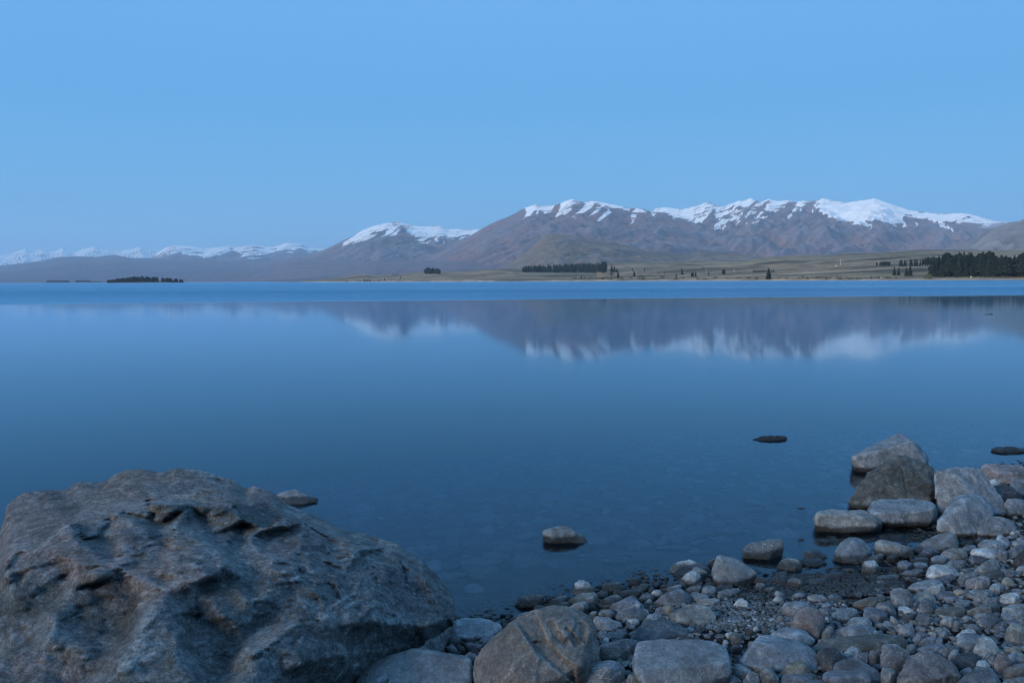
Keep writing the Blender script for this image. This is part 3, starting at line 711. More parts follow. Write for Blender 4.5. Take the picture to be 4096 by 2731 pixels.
# poles and small white marks on the shore
def pole(Z, x, y, hpx, label, arm=True, group=None):
    (px, py), sc_ = Z([(x, y)])[0], {Z2: .5527, Z3: .4677, Z4: .38095}[Z]
    P = flats_at(px, py); h = hpx * sc_ / FPX * P[1]
    e = bpy.data.objects.new('power_pole', None); COL.objects.link(e); e.location = P
    def tube(r0, r1, z0, z1):
        V = [(r * math.cos(j * .785), r * math.sin(j * .785), z) for z, r in ((z0, r0), (z1, r1)) for j in range(8)]
        return V, [(j, (j + 1) % 8, 8 + (j + 1) % 8, 8 + j) for j in range(8)]
    V, F = tube(.32, .2, -.3, h); link('post', mk_mesh('post', V, F), M_POLE, e)
    if arm:
        V = [(sx_ * .9, sy_ * .12, h * .93 + sz_ * .12) for sx_ in (-1, 1) for sy_ in (-1, 1) for sz_ in (-1, 1)]
        link('crossarm', mk_mesh('crossarm', V, [(0, 1, 3, 2), (4, 6, 7, 5), (0, 4, 5, 1), (2, 3, 7, 6), (0, 2, 6, 4), (1, 5, 7, 3)], False), M_POLE, e)
    tag(e, label, 'pole', group)
pole(Z3, 908, 728, 30, 'pale pole left of the egg shaped tree on the middle flats'); pole(Z3, 1148, 728, 30, 'pale pole right of the egg shaped tree on the middle flats')
pole(Z3, 2057, 664, 58, 'tall pale mast on the hillside left of the dense stand'); pole(Z2, 1356, 636, 15, 'pale pole standing on the flats left of the plantation block')
pole(Z2, 1880, 629, 12, 'left of two short pale poles in front of the plantation'); pole(Z2, 1970, 629, 14, 'right of two short pale poles in front of the plantation')
def hut(Z, x, y, w, h, label):
    (px, py), sc_ = Z([(x, y)])[0], {Z2: .5527, Z3: .4677, Z4: .38095}[Z]
    P = flats_at(px, py); k = sc_ / FPX * P[1]; a, b = w * k / 2, h * k
    e = bpy.data.objects.new('shore_hut', None); COL.objects.link(e); e.location = P
    V = [(-a, -a, 0), (a, -a, 0), (a, a, 0), (-a, a, 0), (-a, -a, b * .7), (a, -a, b * .7), (a, a, b * .7), (-a, a, b * .7)]
    link('wall', mk_mesh('wall', V, [(0, 1, 5, 4), (1, 2, 6, 5), (2, 3, 7, 6), (3, 0, 4, 7)], False), M_WHITE, e)
    V = [(-a * 1.15, -a * 1.15, b * .68), (a * 1.15, -a * 1.15, b * .68), (a * 1.15, a * 1.15, b * .68), (-a * 1.15, a * 1.15, b * .68), (-a * 1.15, 0, b), (a * 1.15, 0, b)]
    link('roof', mk_mesh('roof', V, [(0, 1, 5), (0, 5, 4), (2, 3, 4), (2, 4, 5), (0, 4, 3), (1, 2, 5)], False), M_WHITE, e)
    tag(e, label, 'hut')
hut(Z4, 851, 952, 9, 9, 'tiny white hut on the far beach left of the dark pair of trees'); hut(Z4, 1796, 943, 11, 11, 'tiny white hut at the foot of the dense stand'); hut(Z4, 1781, 940, 5, 10, 'tiny white shed beside the hut at the foot of the dense stand')
hut(Z3, 2018, 675, 9, 7, 'tiny pale hut at the foot of the tall mast'); hut(Z3, 2058, 802, 7, 6, 'tiny white mark like hut on the far beach, right of middle')
# ================================================================== the stones
_ico = {}
def ico(level):
    if level not in _ico:
        bm = bmesh.new(); bmesh.ops.create_icosphere(bm, subdivisions=level, radius=1.0)
        bm.verts.ensure_lookup_table()
        V = np.array([v.co[:] for v in bm.verts]); F = np.array([[v.index for v in f.verts] for f in bm.faces], np.int32)
        bm.free(); V /= np.linalg.norm(V, axis=1)[:, None]
        _ico[level] = (V, F)
    return _ico[level]

def hull_planes(P, c):
    bm = bmesh.new()
    for p in P: bm.verts.new(p)
    res = bmesh.ops.convex_hull(bm, input=bm.verts)
    bm.normal_update()
    N, D = [], []
    for f in bm.faces:
        n = np.array(f.normal[:]); d = float(n @ (np.array(f.verts[0].co[:]) - c))
        if d < 0: n, d = -n, -d
        if d < 1e-4 or f.calc_area() < 1e-7: continue
        for k in range(len(N)):
            if N[k] @ n > 0.9975 and abs(D[k] - d) < 0.03 * d: break
        else:
            N.append(n); D.append(d)
    bm.free()
    return np.array(N), np.array(D)

def rock_shape(P, c, level, pexp, rough, facet, seed, strata=None, fs=((1.25, .030), (2.9, .024), (6.3, .013))):
    """a stone round centre c inside the hull of P: flat faces with worn edges, then chips and roughness"""
    N, D = hull_planes(P, c)
    I, F = ico(level)
    ext = (P.max(0) - P.min(0)) / 2
    d = I * ext; d = d / np.linalg.norm(d, axis=1)[:, None]
    inv = np.zeros(len(d))
    for n, dd in zip(N, D):
        inv += np.maximum(d @ n / dd, 0) ** pexp
    r = inv ** (-1.0 / pexp)
    V = d * r[:, None]
    s = float(np.mean(ext))
    q = V / s + seed * 3.17
    disp = rough * s * (0.07 * fbm(q * 1.3, 4, seed, 0.5) + 0.030 * fbm(q * 4.5, 3, seed + 3, 0.55))
    if facet > 0:
        for fq, am in fs:
            w = q * fq + 0.16 * fbm(q * fq * 1.4, 2, seed + 5)[:, None]
            off, rv, ed = cells(w, seed + int(fq * 7))
            disp += facet * s * am * (1.25 * (off * rv).sum(1) + 0.40 * rv[:, 0])
    if strata is not None:
        sn, freq, am = strata
        u = (V / s) @ np.array(sn) * freq + 0.7 * fbm(q * 1.7, 3, seed + 19)
        k = np.floor(u); fr_ = u - k
        hv = (_h(k.astype(np.int64), k.astype(np.int64) * 0, k.astype(np.int64) * 0, seed) & np.uint32(1023)) / 511.5 - 1
        disp += am * s * (hv * 0.8 + 0.5 * (fr_ - 0.5))
    V = V + d * disp[:, None]
    return V, F

def add_wear(me, V, F, gain=1.0):
    """paler fracture rims: how convex the surface is at each vertex"""
    A = np.zeros_like(V); n = np.zeros(len(V))
    for i, j in ((0, 1), (1, 2), (2, 0)):
        np.add.at(A, F[:, i], V[F[:, j]]); np.add.at(A, F[:, j], V[F[:, i]]); np.add.at(n, F[:, i], 1); np.add.at(n, F[:, j], 1)
    N = np.zeros(V.shape, np.float32); me.vertices.foreach_get('normal', N.ravel()) if False else None
    N = np.zeros(len(V) * 3, np.float32); me.vertices.foreach_get('normal', N); N = N.reshape(-1, 3)
    L = V - A / n[:, None]
    e = np.linalg.norm(V[F[:, 0]] - V[F[:, 1]], axis=1).mean()
    c = (L * N).sum(1) / e
    w = sstep(.06, .30, c * gain - .02)
    a = me.attributes.new('wear', 'FLOAT', 'POINT'); a.data.foreach_set('value', w.astype(np.float32))
    return w

PAL = dict(g=(.212, .220, .224), b=(.222, .246, .262), d=(.065, .068, .072), w=(.42, .425, .415), t=(.255, .243, .22), p=(.208, .184, .178), y=(.215, .19, .15), s=(.14, .15, .165), o=(.115, .112, .10))
REG = dict(A=(1400, 2331, 3.92), B=(2000, 2331, 3.92), C=(2500, 2331, 3.92), D=(3000, 2331, 3.92), E=(3496, 2331, 3.92), F=(2500, 2100, 3.92), G=(3000, 2100, 3.92),
           H=(3496, 2050, 3.92), R=(2900, 1700, 1.9666), M=(1700, 2000, 1.96), L=(0, 1800, 1.2379), K=(600, 1850, 3.36), S=(0, 0, 1.0))
def reg(r, pts):
    x0, y0, s = REG[r]
    return np.array([(x0 + p[0] / s, y0 + p[1] / s) + tuple(p[2:3]) for p in pts], dtype=object)

STONES = []
FOOT = []          # footprints of the stones placed so far: (x, y, radius)
SEED = [100]
def stone(r, outline, kind='a', col='g', label=None, inner=(), deep=0.45, base=None, vein=0.3, group=None, name='beach_stone', cat='stone', level=None, sink=0.06,
          rough=None, facet=None, hold=None, strata=None, post=None, mat=None):
    SEED[0] += 1; seed = SEED[0]
    o = [(REG[r][0] + p[0] / REG[r][2], REG[r][1] + p[1] / REG[r][2], p[2] if len(p) > 2 else None) for p in outline]
    xs_ = np.array([p[0] for p in o]); ys_ = np.array([p[1] for p in o])
    wpx, hpx = xs_.max() - xs_.min(), ys_.max() - ys_.min()
    ib = int(np.argmax(ys_))
    bx, by = (xs_[ib], ys_[ib]) if base is None else (REG[r][0] + base[0] / REG[r][2], REG[r][1] + base[1] / REG[r][2])
    if hold is not None: P0 = on_level(np.array(bx), np.array(by), hold)
    else:
        P0 = ground_hit(bx, by)
        if P0[2] < 0: P0 = on_level(np.array(bx), np.array(by), 0.0)
    Y0 = P0[1]
    wm = wpx / FPX * Y0; hm = hpx / FPX * Y0
    hd = deep * (0.65 * wm + 0.35 * min(hm * 2.2, wm * 1.5))
    Yc = Y0 + 0.65 * hd
    ymin, ymax = ys_.min(), ys_.max()
    pts = []
    for x, y, fr in o:
        u = (y - ymin) / (ymax - ymin + 1e-6)
        if fr is None: fr = -0.35 + 0.9 * u
        d = ray(x, y); Y = Yc - fr * hd
        pts.append(np.array([0, 0, CAM_H]) + d * Y)
    cx, cyy = (xs_.max() + xs_.min()) / 2, (ymin + ymax) / 2
    for x, y, fr in [(REG[r][0] + p[0] / REG[r][2], REG[r][1] + p[1] / REG[r][2], p[2]) for p in inner]:
        pts.append(np.array([0, 0, CAM_H]) + ray(x, y) * (Yc - fr * hd))
    out = list(pts)
    if not inner:
        rb = random.Random(seed * 7)
        if kind == 's' and seed % 3 == 0: bel = [(cx + .55 * (x - cx), cyy + .5 * (y - cyy), .6 + .3 * (y - ymin) / (ymax - ymin)) for x, y, _ in o]
        else:           # a few corners towards the viewer, so that big flat faces meet in edges
            e1 = rb.uniform(-.34, -.12); e2 = rb.uniform(.10, .34); t1 = rb.uniform(-.25, .05)
            bel = [(cx + e1 * wpx, cyy + t1 * hpx, rb.uniform(.3, .6)), (cx + e2 * wpx, cyy + (t1 + rb.uniform(-.12, .2)) * hpx, rb.uniform(.35, .7)),
                   (cx + e1 * .9 * wpx, cyy + .40 * hpx, .9), (cx + e2 * .9 * wpx, cyy + .42 * hpx, .95)]
        for x, y, fr in bel: out.append(np.array([0, 0, CAM_H]) + ray(x, y) * (Yc - fr * hd))
    zb = (P0[2] if P0[2] > 0 else 0.0)
    gz = float(ground_z(P0[0], Yc))
    zl = min(zb, gz) - max(sink, 0.25 * hm)
    for x, y, fr in o:              # back and underside
        a = np.array([0, 0, CAM_H]) + ray(cx + 0.72 * (x - cx), cyy + 0.8 * (y - cyy)) * (Yc + 0.75 * hd); a[2] -= 0.10 * hm + 0.02
        out.append(a)
        b = np.array([0, 0, CAM_H]) + ray(cx + 0.80 * (x - cx), cyy) * (Yc - 0.35 * hd); b[2] = zl
        out.append(b)
        b = np.array([0, 0, CAM_H]) + ray(cx + 0.70 * (x - cx), cyy) * (Yc + 0.7 * hd); b[2] = zl
        out.append(b)
    P = np.array(out)
    c = (P.max(0) + P.min(0)) / 2; c[2] = 0.5 * (P[:, 2].max() + max(zl, P[:, 2].min()))
    rw = wpx / 4
    if level is None: level = 3 if rw < 16 else (4 if rw < 60 else 5)
    pe = dict(s=12.0 if seed % 3 == 0 else 34.0, a=60.0, r=45.0)[kind]
    rg = dict(s=0.55, a=0.28, r=0.6)[kind] if rough is None else rough
    fc = dict(s=0.5, a=1.15, r=2.2)[kind] if facet is None else facet
    V, F = rock_shape(P, c, level, pe, rg, fc, seed, strata)
    V = V * 1.02 + c
    if post is not None: V = post(V)
    org = np.array([c[0], c[1], min(zb, V[:, 2].mean())])
    me = mk_mesh(name, V - org, F); add_wear(me, V, F, 1.8)
    ob = link(name, me, mat or M_ROCK, loc=org)
    cl = PAL[col]; rnd = random.Random(seed)
    j = rnd.uniform(0.9, 1.12)
    ob.color = (cl[0] * j * rnd.uniform(.97, 1.03), cl[1] * j, cl[2] * j * rnd.uniform(.97, 1.03), vein)
    FOOT.append((c[0], c[1], 0.5 * max(wm * 0.9, hd * 1.3)))
    STONES.append((ob, (xs_.max() + xs_.min()) / 2, (ymin + ymax) / 2, label, col, wpx, hpx))
    tag(ob, label, cat, group)
    return ob
# ------------------------------------------------------------------ the great boulder on the left
def great_boulder():
    Yc, hd = 3.72, 1.15
    L = [(-10, 540, .3), (8, 470, .1), (14, 400, -.1), (20, 330, -.25), (26, 285, -.28), (50, 262, -.3), (100, 222, -.3), (150, 208, -.32), (325, 198, -.35), (430, 152, -.38), (560, 125, -.4), (630, 100, -.42), (700, 98, -.42), (870, 96, -.42), (930, 94, -.42), (1000, 105, -.42),
         (1080, 130, -.4), (1200, 180, -.38), (1280, 180, -.36), (1360, 215, -.34), (1500, 300, -.3), (1600, 340, -.28), (1740, 398, -.25), (1880, 435, -.22), (1970, 462, -.2), (2090, 545, -.16), (2150, 600, -.14), (2210, 660, -.1), (2262, 715, -.06), (2280, 765, .0), (2270, 830, .05), (2235, 890, .1), (2140, 975, .16),
         (0, 610, .52), (350, 600, .58), (700, 640, .62), (1100, 700, .64), (1500, 800, .58), (1850, 835, .40), (2100, 860, .22), (300, 400, .05), (900, 400, .12), (1500, 500, .1),
         (-60, 700, .5), (-130, 1000, .7), (-160, 1160, .85), (0, 1150, .88), (450, 1160, .95), (900, 1160, .95), (1300, 1155, .88), (1650, 1120, .70), (1850, 1010, .45)]
    P = [np.array([0, 0, CAM_H]) + ray(REG['L'][0] + x / REG['L'][2], REG['L'][1] + y / REG['L'][2]) * (Yc - f * hd) for x, y, f in L]
    for x, y in ((-2.0, 2.7), (-2.35, 4.3), (-1.6, 2.45), (-.9, 2.5), (-.45, 3.0), (-.35, 3.7), (-.6, 4.5), (-1.5, 4.7)):
        P.append(np.array([x, y, -0.12]))
    P = np.array(P); c = np.array([-1.25, 3.75, 0.22])
    V, F = rock_shape(P, c, 7, 60.0, 0.10, 0.35, 7, fs=((2.4, .020),))
    V = V * 1.012 + c
    u, v = project(V); u = u * REG['L'][2]; v = (v - 1800) * REG['L'][2]
    q = np.stack([u / 90, v / 90, u * 0], 1)
    u2 = u + 16 * fbm(q, 3, 201); v2 = v + 16 * fbm(q + 40, 3, 203)
    view = V - np.array([0, 0, CAM_H]); dist = np.linalg.norm(view, axis=1); view /= dist[:, None]
    front = sstep(4.6, 4.05, V[:, 1])
    off = np.zeros(len(V))
    # planes of the fractured face: relief in metres at the corners where the planes meet
    K = [(240, 210, 3), (330, 200, -2), (440, 155, 4), (530, 155, -1), (640, 100, 4), (780, 110, -3), (870, 96, 5), (1000, 105, 5), (1150, 155, 3), (1210, 188, -4), (1270, 180, 5), (1360, 230, 4),
         (30, 300, 3), (120, 330, 5), (230, 320, 6), (330, 335, 4), (400, 470, 7), (380, 560, 4), (200, 480, 6), (60, 480, 5), (20, 600, 3), (150, 620, 1), (330, 600, -3),
         (245, 322, -4), (300, 270, -6), (400, 300, -5), (340, 215, -5), (350, 345, 4), (440, 300, 0), (560, 300, -2), (425, 440, -6), (470, 430, -6), (560, 460, -5), (600, 400, 3), (720, 380, 3),
         (740, 330, -6), (722, 220, -5), (750, 250, 6), (830, 322, 6), (820, 265, 8), (935, 215, 5), (940, 262, 8), (1000, 312, 6), (1200, 342, 7), (1320, 388, 8), (1410, 378, 8), (1400, 330, 7), (1300, 220, 7), (1220, 210, 2), (1130, 240, 4), (1060, 270, 7),
         (840, 342, -4), (1000, 334, -5), (1200, 366, -6), (1320, 408, -5), (1430, 396, -3), (770, 372, -6), (800, 395, -2), (860, 380, 3), (1000, 450, 2), (1080, 498, 3), (1250, 430, 2), (1240, 474, 2), (1150, 525, -2), (1050, 420, -5),
         (700, 390, 4), (600, 450, 4), (560, 560, 3), (800, 480, -2), (850, 510, 3), (980, 505, 5), (1110, 570, 4), (1050, 620, 4), (960, 660, 3), (830, 700, 2), (1000, 672, -5), (1100, 636, -6), (1230, 640, -5), (1250, 560, -1), (1350, 560, 3), (1480, 490, 3), (1560, 590, 3), (1450, 650, 2), (1250, 720, -3), (1000, 728, -2),
         (1500, 350, 2), (1700, 400, 3), (1770, 500, 4), (1785, 520, -3), (1620, 430, -1), (1900, 480, 0), (2000, 560, 2), (2100, 640, 2), (1900, 620, 3), (1700, 640, 2), (1650, 750, 2), (1850, 760, 3), (2000, 680, -3), (2050, 740, -4), (2180, 760, 2),
         (350, 690, -2), (480, 665, -6), (620, 650, -4), (480, 640, 3), (640, 622, 2), (700, 740, -4), (640, 800, -7), (500, 780, -6), (400, 850, -5), (560, 900, -6), (615, 935, -4), (730, 800, 5), (850, 870, 4), (660, 960, 6), (560, 1152, 6), (480, 1050, -1), (250, 900, 3), (200, 1100, 3), (380, 1152, -1), (60, 760, 2), (120, 900, 0), (40, 1000, 3), (200, 720, -2),
         (970, 740, -4), (980, 860, -7), (1080, 880, -6), (1040, 760, -1), (1230, 735, 2), (1300, 740, 2), (1190, 800, 0), (880, 900, 3), (960, 1010, -5), (1090, 1090, -6), (1200, 950, -7), (1300, 850, -6), (1060, 960, -6), (880, 1050, 1), (970, 1120, 2), (1100, 820, 1), (1190, 870, -3),
         (1330, 960, 4), (1240, 1010, 4), (1480, 830, 3), (1650, 870, 3), (1850, 840, 5), (1860, 930, -5), (1700, 1010, 0), (1500, 1050, 4), (1250, 1110, 4), (1800, 1000, -5), (1590, 940, 1), (1400, 1100, 1), (2000, 860, 2), (2110, 870, 4), (2100, 955, -6), (2200, 830, 3), (2240, 870, -4), (1400, 760, -1), (1550, 720, 3),
         (-200, 200, 0), (-200, 1300, 0), (-60, 1330, 0), (120, 1330, 0), (600, 1330, 0), (1350, 1330, 0), (2450, 1300, 0), (2450, 200, 0), (1200, -150, 0), (600, -50, 0), (-150, 700, 2), (1700, 250, 0), (2450, 700, 0), (1000, 1320, 0), (300, 1320, 0), (1700, 1320, 0), (-100, 350, 0), (2150, 400, 0)]
    from mathutils.geometry import delaunay_2d_cdt
    vo, eo, fo, *_x = delaunay_2d_cdt([Vector(k_[:2]) for k_ in K], [], [], 0, 1e-4)
    kz = {(round(k_[0]), round(k_[1])): k_[2] for k_ in K}
    jr = np.random.RandomState(4)
    facing = ((V - c) * view).sum(1) < 0
    fi = np.nonzero(facing)[0]
    zz = []                                  # distance of the plane corner from the lens (None: off the rock)
    for q_ in vo:
        d2 = (u[fi] - q_.x) ** 2 + (v[fi] - q_.y) ** 2; i_ = int(np.argmin(d2))
        zz.append(None if d2[i_] > (30 if q_.y < 1200 else 90) ** 2 else dist[fi[i_]] - kz.get((round(q_.x), round(q_.y)), 0) * .016 + jr.uniform(-.012, .012))
    low = [(q_.x, zz[i_]) for i_, q_ in enumerate(vo) if 1040 < q_.y < 1170 and zz[i_] is not None]
    for i_, q_ in enumerate(vo):
        if q_.y > 1200 and q_.x < 1500: zz[i_] = min(low, key=lambda k_: abs(k_[0] - q_.x))[1] - .16
    uu = u + 7 * fbm(q * 1.6, 3, 201, .6); vv = v + 7 * fbm(q * 1.6 + 40, 3, 203, .6)
    tgt = dist.copy(); rest = np.zeros(len(V))
    for f_ in fo:
        if any(zz[i_] is None for i_ in f_): continue
        (x0, y0), (x1, y1), (x2, y2) = [vo[i_][:] for i_ in f_]
        den = (y1 - y2) * (x0 - x2) + (x2 - x1) * (y0 - y2)
        if abs(den) < 1e-6: continue
        m_ = (facing | (v > 1000)) & (V[:, 1] < 3.6 + 9 * facing) & (uu >= min(x0, x1, x2)) & (uu <= max(x0, x1, x2)) & (vv >= min(y0, y1, y2)) & (vv <= max(y0, y1, y2))
        i_ = np.nonzero(m_)[0]
        a_1 = ((y1 - y2) * (uu[i_] - x2) + (x2 - x1) * (vv[i_] - y2)) / den; a_2 = ((y2 - y0) * (uu[i_] - x2) + (x0 - x2) * (vv[i_] - y2)) / den; a_3 = 1 - a_1 - a_2
        ok_ = (a_1 >= 0) & (a_2 >= 0) & (a_3 >= 0)
        tgt[i_[ok_]] = (a_1 * zz[f_[0]] + a_2 * zz[f_[1]] + a_3 * zz[f_[2]])[ok_]
    # chips on the planes, small and angular
    chip = np.zeros(len(V))
    for fq, am in ((3.6, .022), (8.0, .022), (17.0, .011), (34.0, .005)):
        of_, rv_, _e = cells(V * np.array([1, 1, 1.5]) * fq + .2 * fbm(V * fq * 1.5, 2, 61)[:, None], 71 + int(fq))
        chip += am * (1.0 * (of_ * rv_).sum(1) + .45 * rv_[:, 0])
    off = np.where(tgt != dist, dist - tgt + chip, chip * .5)
    cracks = [([(270, 640), (480, 575), (600, 520), (720, 455), (800, 425)], 3.2, .02), ([(590, 835), (700, 755), (840, 650), (960, 580), (1040, 535)], 3.2, .016), ([(0, 820), (120, 740), (300, 660)], 3.5, .02), ([(60, 1010), (230, 870), (420, 800)], 3, .016),
              ([(360, 690), (480, 665), (520, 640), (620, 640)], 6, .035), ([(300, 1080), (520, 900), (640, 800)], 3, .014), ([(1240, 1060), (1330, 980), (1400, 930)], 3, .02), ([(1780, 660), (1850, 610)], 3, .015), ([(1340, 690), (1560, 590), (1870, 485)], 2.4, .006), ([(730, 180), (735, 260), (760, 330)], 5, .03), ([(1050, 150), (1130, 150), (1160, 165)], 5, .03)]
    for pts, w, am in cracks:
        dd, s = line_d(u + 5 * fbm(q * 3, 2, 207), v + 5 * fbm(q * 3 + 9, 2, 209), pts)
        off -= 1.3 * am * np.exp(-(dd / (w * 1.5)) ** 2) * np.clip(np.sin(np.pi * np.clip(s * .9 + .05, 0, 1)) * 2.5, 0, 1)
    V = V - view * (off * front)[:, None]
    # a little wear on the stretched edges
    A_ = np.zeros_like(V); n_ = np.zeros(len(V))
    for i_, j_ in ((0, 1), (1, 2), (2, 0)):
        np.add.at(A_, F[:, i_], V[F[:, j_]]); np.add.at(A_, F[:, j_], V[F[:, i_]]); np.add.at(n_, F[:, i_], 1); np.add.at(n_, F[:, j_], 1)
    V = V * .88 + .12 * A_ / n_[:, None]
    # bring the skyline to its notched profile
    u, v = project(V); u = u * REG['L'][2]; v = (v - 1800) * REG['L'][2]
    want = np.array([(20, 300), (26, 285), (50, 262), (100, 220), (150, 208), (240, 200), (325, 198), (350, 180), (430, 152), (450, 160), (520, 155), (560, 125), (630, 100), (700, 98), (770, 109), (830, 108), (870, 96), (930, 94), (1000, 105), (1080, 130), (1150, 150), (1200, 186), (1225, 190), (1260, 178), (1310, 190), (1360, 215), (1420, 265), (1500, 300), (1600, 340), (1700, 390), (1730, 402), (1800, 408), (1880, 435), (1970, 460), (2020, 500), (2090, 545), (2150, 600), (2210, 660), (2260, 712)], float)
    bins = np.arange(0, 2280, 10.0); cur = np.array([v[(u >= b) & (u < b + 10)].min() if ((u >= b) & (u < b + 10)).any() else np.nan for b in bins])
    good = ~np.isnan(cur); cb_, cv_ = bins[good] + 5, cur[good]
    top = np.interp(u, cb_, cv_); dv = np.interp(u, want[:, 0], want[:, 1]) - top
    wv_ = sstep(120, 0, v - top) * sstep(10, 40, u) * sstep(2250, 2150, u)
    dist = np.linalg.norm(V - np.array([0, 0, CAM_H]), axis=1)
    V[:, 2] -= dv * wv_ / REG['L'][2] / FPX * dist
    # stone colours: blue grey body, pinkish brown weathered slabs, pale fracture rims, rust, quartz veins
    p3 = V * 1.0
    p3 = p3 + 0.0; nb = fbm(p3 * 2.6, 4, 221); nc = fbm(p3 * 7, 4, 223); nd = fbm(p3 * 16, 3, 225)
    body = np.array((.20, .215, .218)); pink = np.array((.25, .212, .202)); pale = np.array((.33, .355, .35)); ochre = np.array((.24, .195, .15)); dark = np.array((.115, .122, .122))
    C = np.tile(body, (len(V), 1))
    mp = sstep(-.25, .35, nb + 0.55 * sstep(1150, 300, u) + .35 * sstep(700, 450, v) - .35 + .3 * nc)[:, None]
    C = C * (1 - .85 * mp) + pink * .85 * mp
    mg = sstep(.15, .5, fbm(p3 * 4.1 + 5, 3, 229) + .25 * nd)[:, None]; C = C * (1 - .7 * mg) + pale * .55 * mg + C * .15 * mg
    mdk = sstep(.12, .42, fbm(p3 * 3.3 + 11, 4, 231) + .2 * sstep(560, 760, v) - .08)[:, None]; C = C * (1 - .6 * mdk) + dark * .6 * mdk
    mo = (sstep(.42, .62, fbm(p3 * 6 + 21, 3, 233)) + .8 * sstep(-10, 14, poly_sd(u2, v2, [(735, 260), (820, 290), (830, 322), (765, 340)])))[:, None]; mo = np.clip(mo, 0, 1); C = C * (1 - .6 * mo) + ochre * .6 * mo
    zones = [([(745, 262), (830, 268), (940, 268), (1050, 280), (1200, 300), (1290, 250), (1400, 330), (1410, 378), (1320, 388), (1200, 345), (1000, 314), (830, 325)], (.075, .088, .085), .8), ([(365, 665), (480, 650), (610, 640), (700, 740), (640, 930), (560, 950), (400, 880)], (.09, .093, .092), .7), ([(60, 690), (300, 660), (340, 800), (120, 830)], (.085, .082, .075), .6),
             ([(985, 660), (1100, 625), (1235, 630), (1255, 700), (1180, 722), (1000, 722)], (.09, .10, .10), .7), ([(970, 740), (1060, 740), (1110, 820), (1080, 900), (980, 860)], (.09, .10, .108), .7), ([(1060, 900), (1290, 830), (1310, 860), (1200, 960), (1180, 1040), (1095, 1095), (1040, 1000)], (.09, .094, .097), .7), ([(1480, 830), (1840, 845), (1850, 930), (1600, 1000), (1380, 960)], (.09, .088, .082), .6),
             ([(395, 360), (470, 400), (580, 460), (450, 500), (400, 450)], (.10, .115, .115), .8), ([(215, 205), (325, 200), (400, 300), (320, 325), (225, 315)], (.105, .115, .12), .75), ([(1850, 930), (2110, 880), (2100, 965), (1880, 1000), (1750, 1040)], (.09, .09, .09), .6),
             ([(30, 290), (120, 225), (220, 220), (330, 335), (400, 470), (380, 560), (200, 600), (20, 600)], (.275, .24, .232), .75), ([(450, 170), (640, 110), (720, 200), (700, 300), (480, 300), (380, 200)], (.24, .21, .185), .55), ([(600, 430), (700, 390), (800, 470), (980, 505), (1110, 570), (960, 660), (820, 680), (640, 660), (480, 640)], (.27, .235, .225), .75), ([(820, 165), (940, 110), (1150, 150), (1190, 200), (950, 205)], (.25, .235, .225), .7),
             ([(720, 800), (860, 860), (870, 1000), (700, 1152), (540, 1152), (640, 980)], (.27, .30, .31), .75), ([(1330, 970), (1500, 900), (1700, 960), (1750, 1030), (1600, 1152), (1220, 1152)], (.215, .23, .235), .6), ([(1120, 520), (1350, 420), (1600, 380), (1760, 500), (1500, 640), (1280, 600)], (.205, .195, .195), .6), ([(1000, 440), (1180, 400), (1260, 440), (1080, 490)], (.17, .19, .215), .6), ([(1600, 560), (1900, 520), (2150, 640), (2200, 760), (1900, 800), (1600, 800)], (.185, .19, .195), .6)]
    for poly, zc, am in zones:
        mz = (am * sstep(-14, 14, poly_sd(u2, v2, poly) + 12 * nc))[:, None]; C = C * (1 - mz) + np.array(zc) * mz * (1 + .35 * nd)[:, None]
    msk = sstep(.5, .62, fbm(p3 * 34, 2, 235))[:, None]; C = C * (1 - .7 * msk) + np.array((.30, .31, .31)) * .7 * msk
    veins = [([(590, 835), (700, 755), (760, 710), (870, 630), (1000, 555)], 1.6, .9), ([(1340, 690), (1440, 640), (1560, 590), (1680, 545), (1870, 485)], 1.6, .9), ([(1240, 815), (1275, 770), (1310, 735)], 1.4, .8), ([(1475, 485), (1490, 430), (1505, 345)], 2.0, 1.0),
             ([(1330, 560), (1480, 520), (1700, 480)], 1.2, .7), ([(980, 410), (1130, 360)], 1.2, .7), ([(1370, 470), (1500, 410), (1700, 385)], 1.2, .6), ([(1620, 780), (1700, 740), (1770, 700)], 1.4, .8), ([(1640, 810), (1720, 770), (1790, 740)], 1.2, .6), ([(350, 1080), (480, 980), (590, 900)], 1.2, .6), ([(1350, 450), (1480, 380)], 1.1, .6), ([(1380, 620), (1440, 570)], 1.2, .5)]
    for pts, w, am in veins:
        dd, s = line_d(u + 4 * fbm(q * 4, 2, 241), v + 4 * fbm(q * 4 + 9, 2, 243), pts)
        mv = (am * np.exp(-(dd / (w * 2.6)) ** 2) * sstep(-.25, .15, nd + .1))[:, None]
        C = C * (1 - mv) + np.array((.52, .53, .52)) * mv
    org = np.array([c[0], c[1], 0.0])
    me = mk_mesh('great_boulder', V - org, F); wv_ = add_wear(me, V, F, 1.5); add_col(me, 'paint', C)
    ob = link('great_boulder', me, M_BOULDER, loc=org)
    tag(ob, 'huge fractured grey and pinkish brown boulder filling the lower left corner', 'boulder')
    for x, y, r_ in ((-1.9, 3.6, .8), (-1.3, 3.5, .95), (-.75, 3.6, .65), (-.5, 3.8, .3), (-1.2, 4.2, .6)): FOOT.append((x, y, r_))
great_boulder()

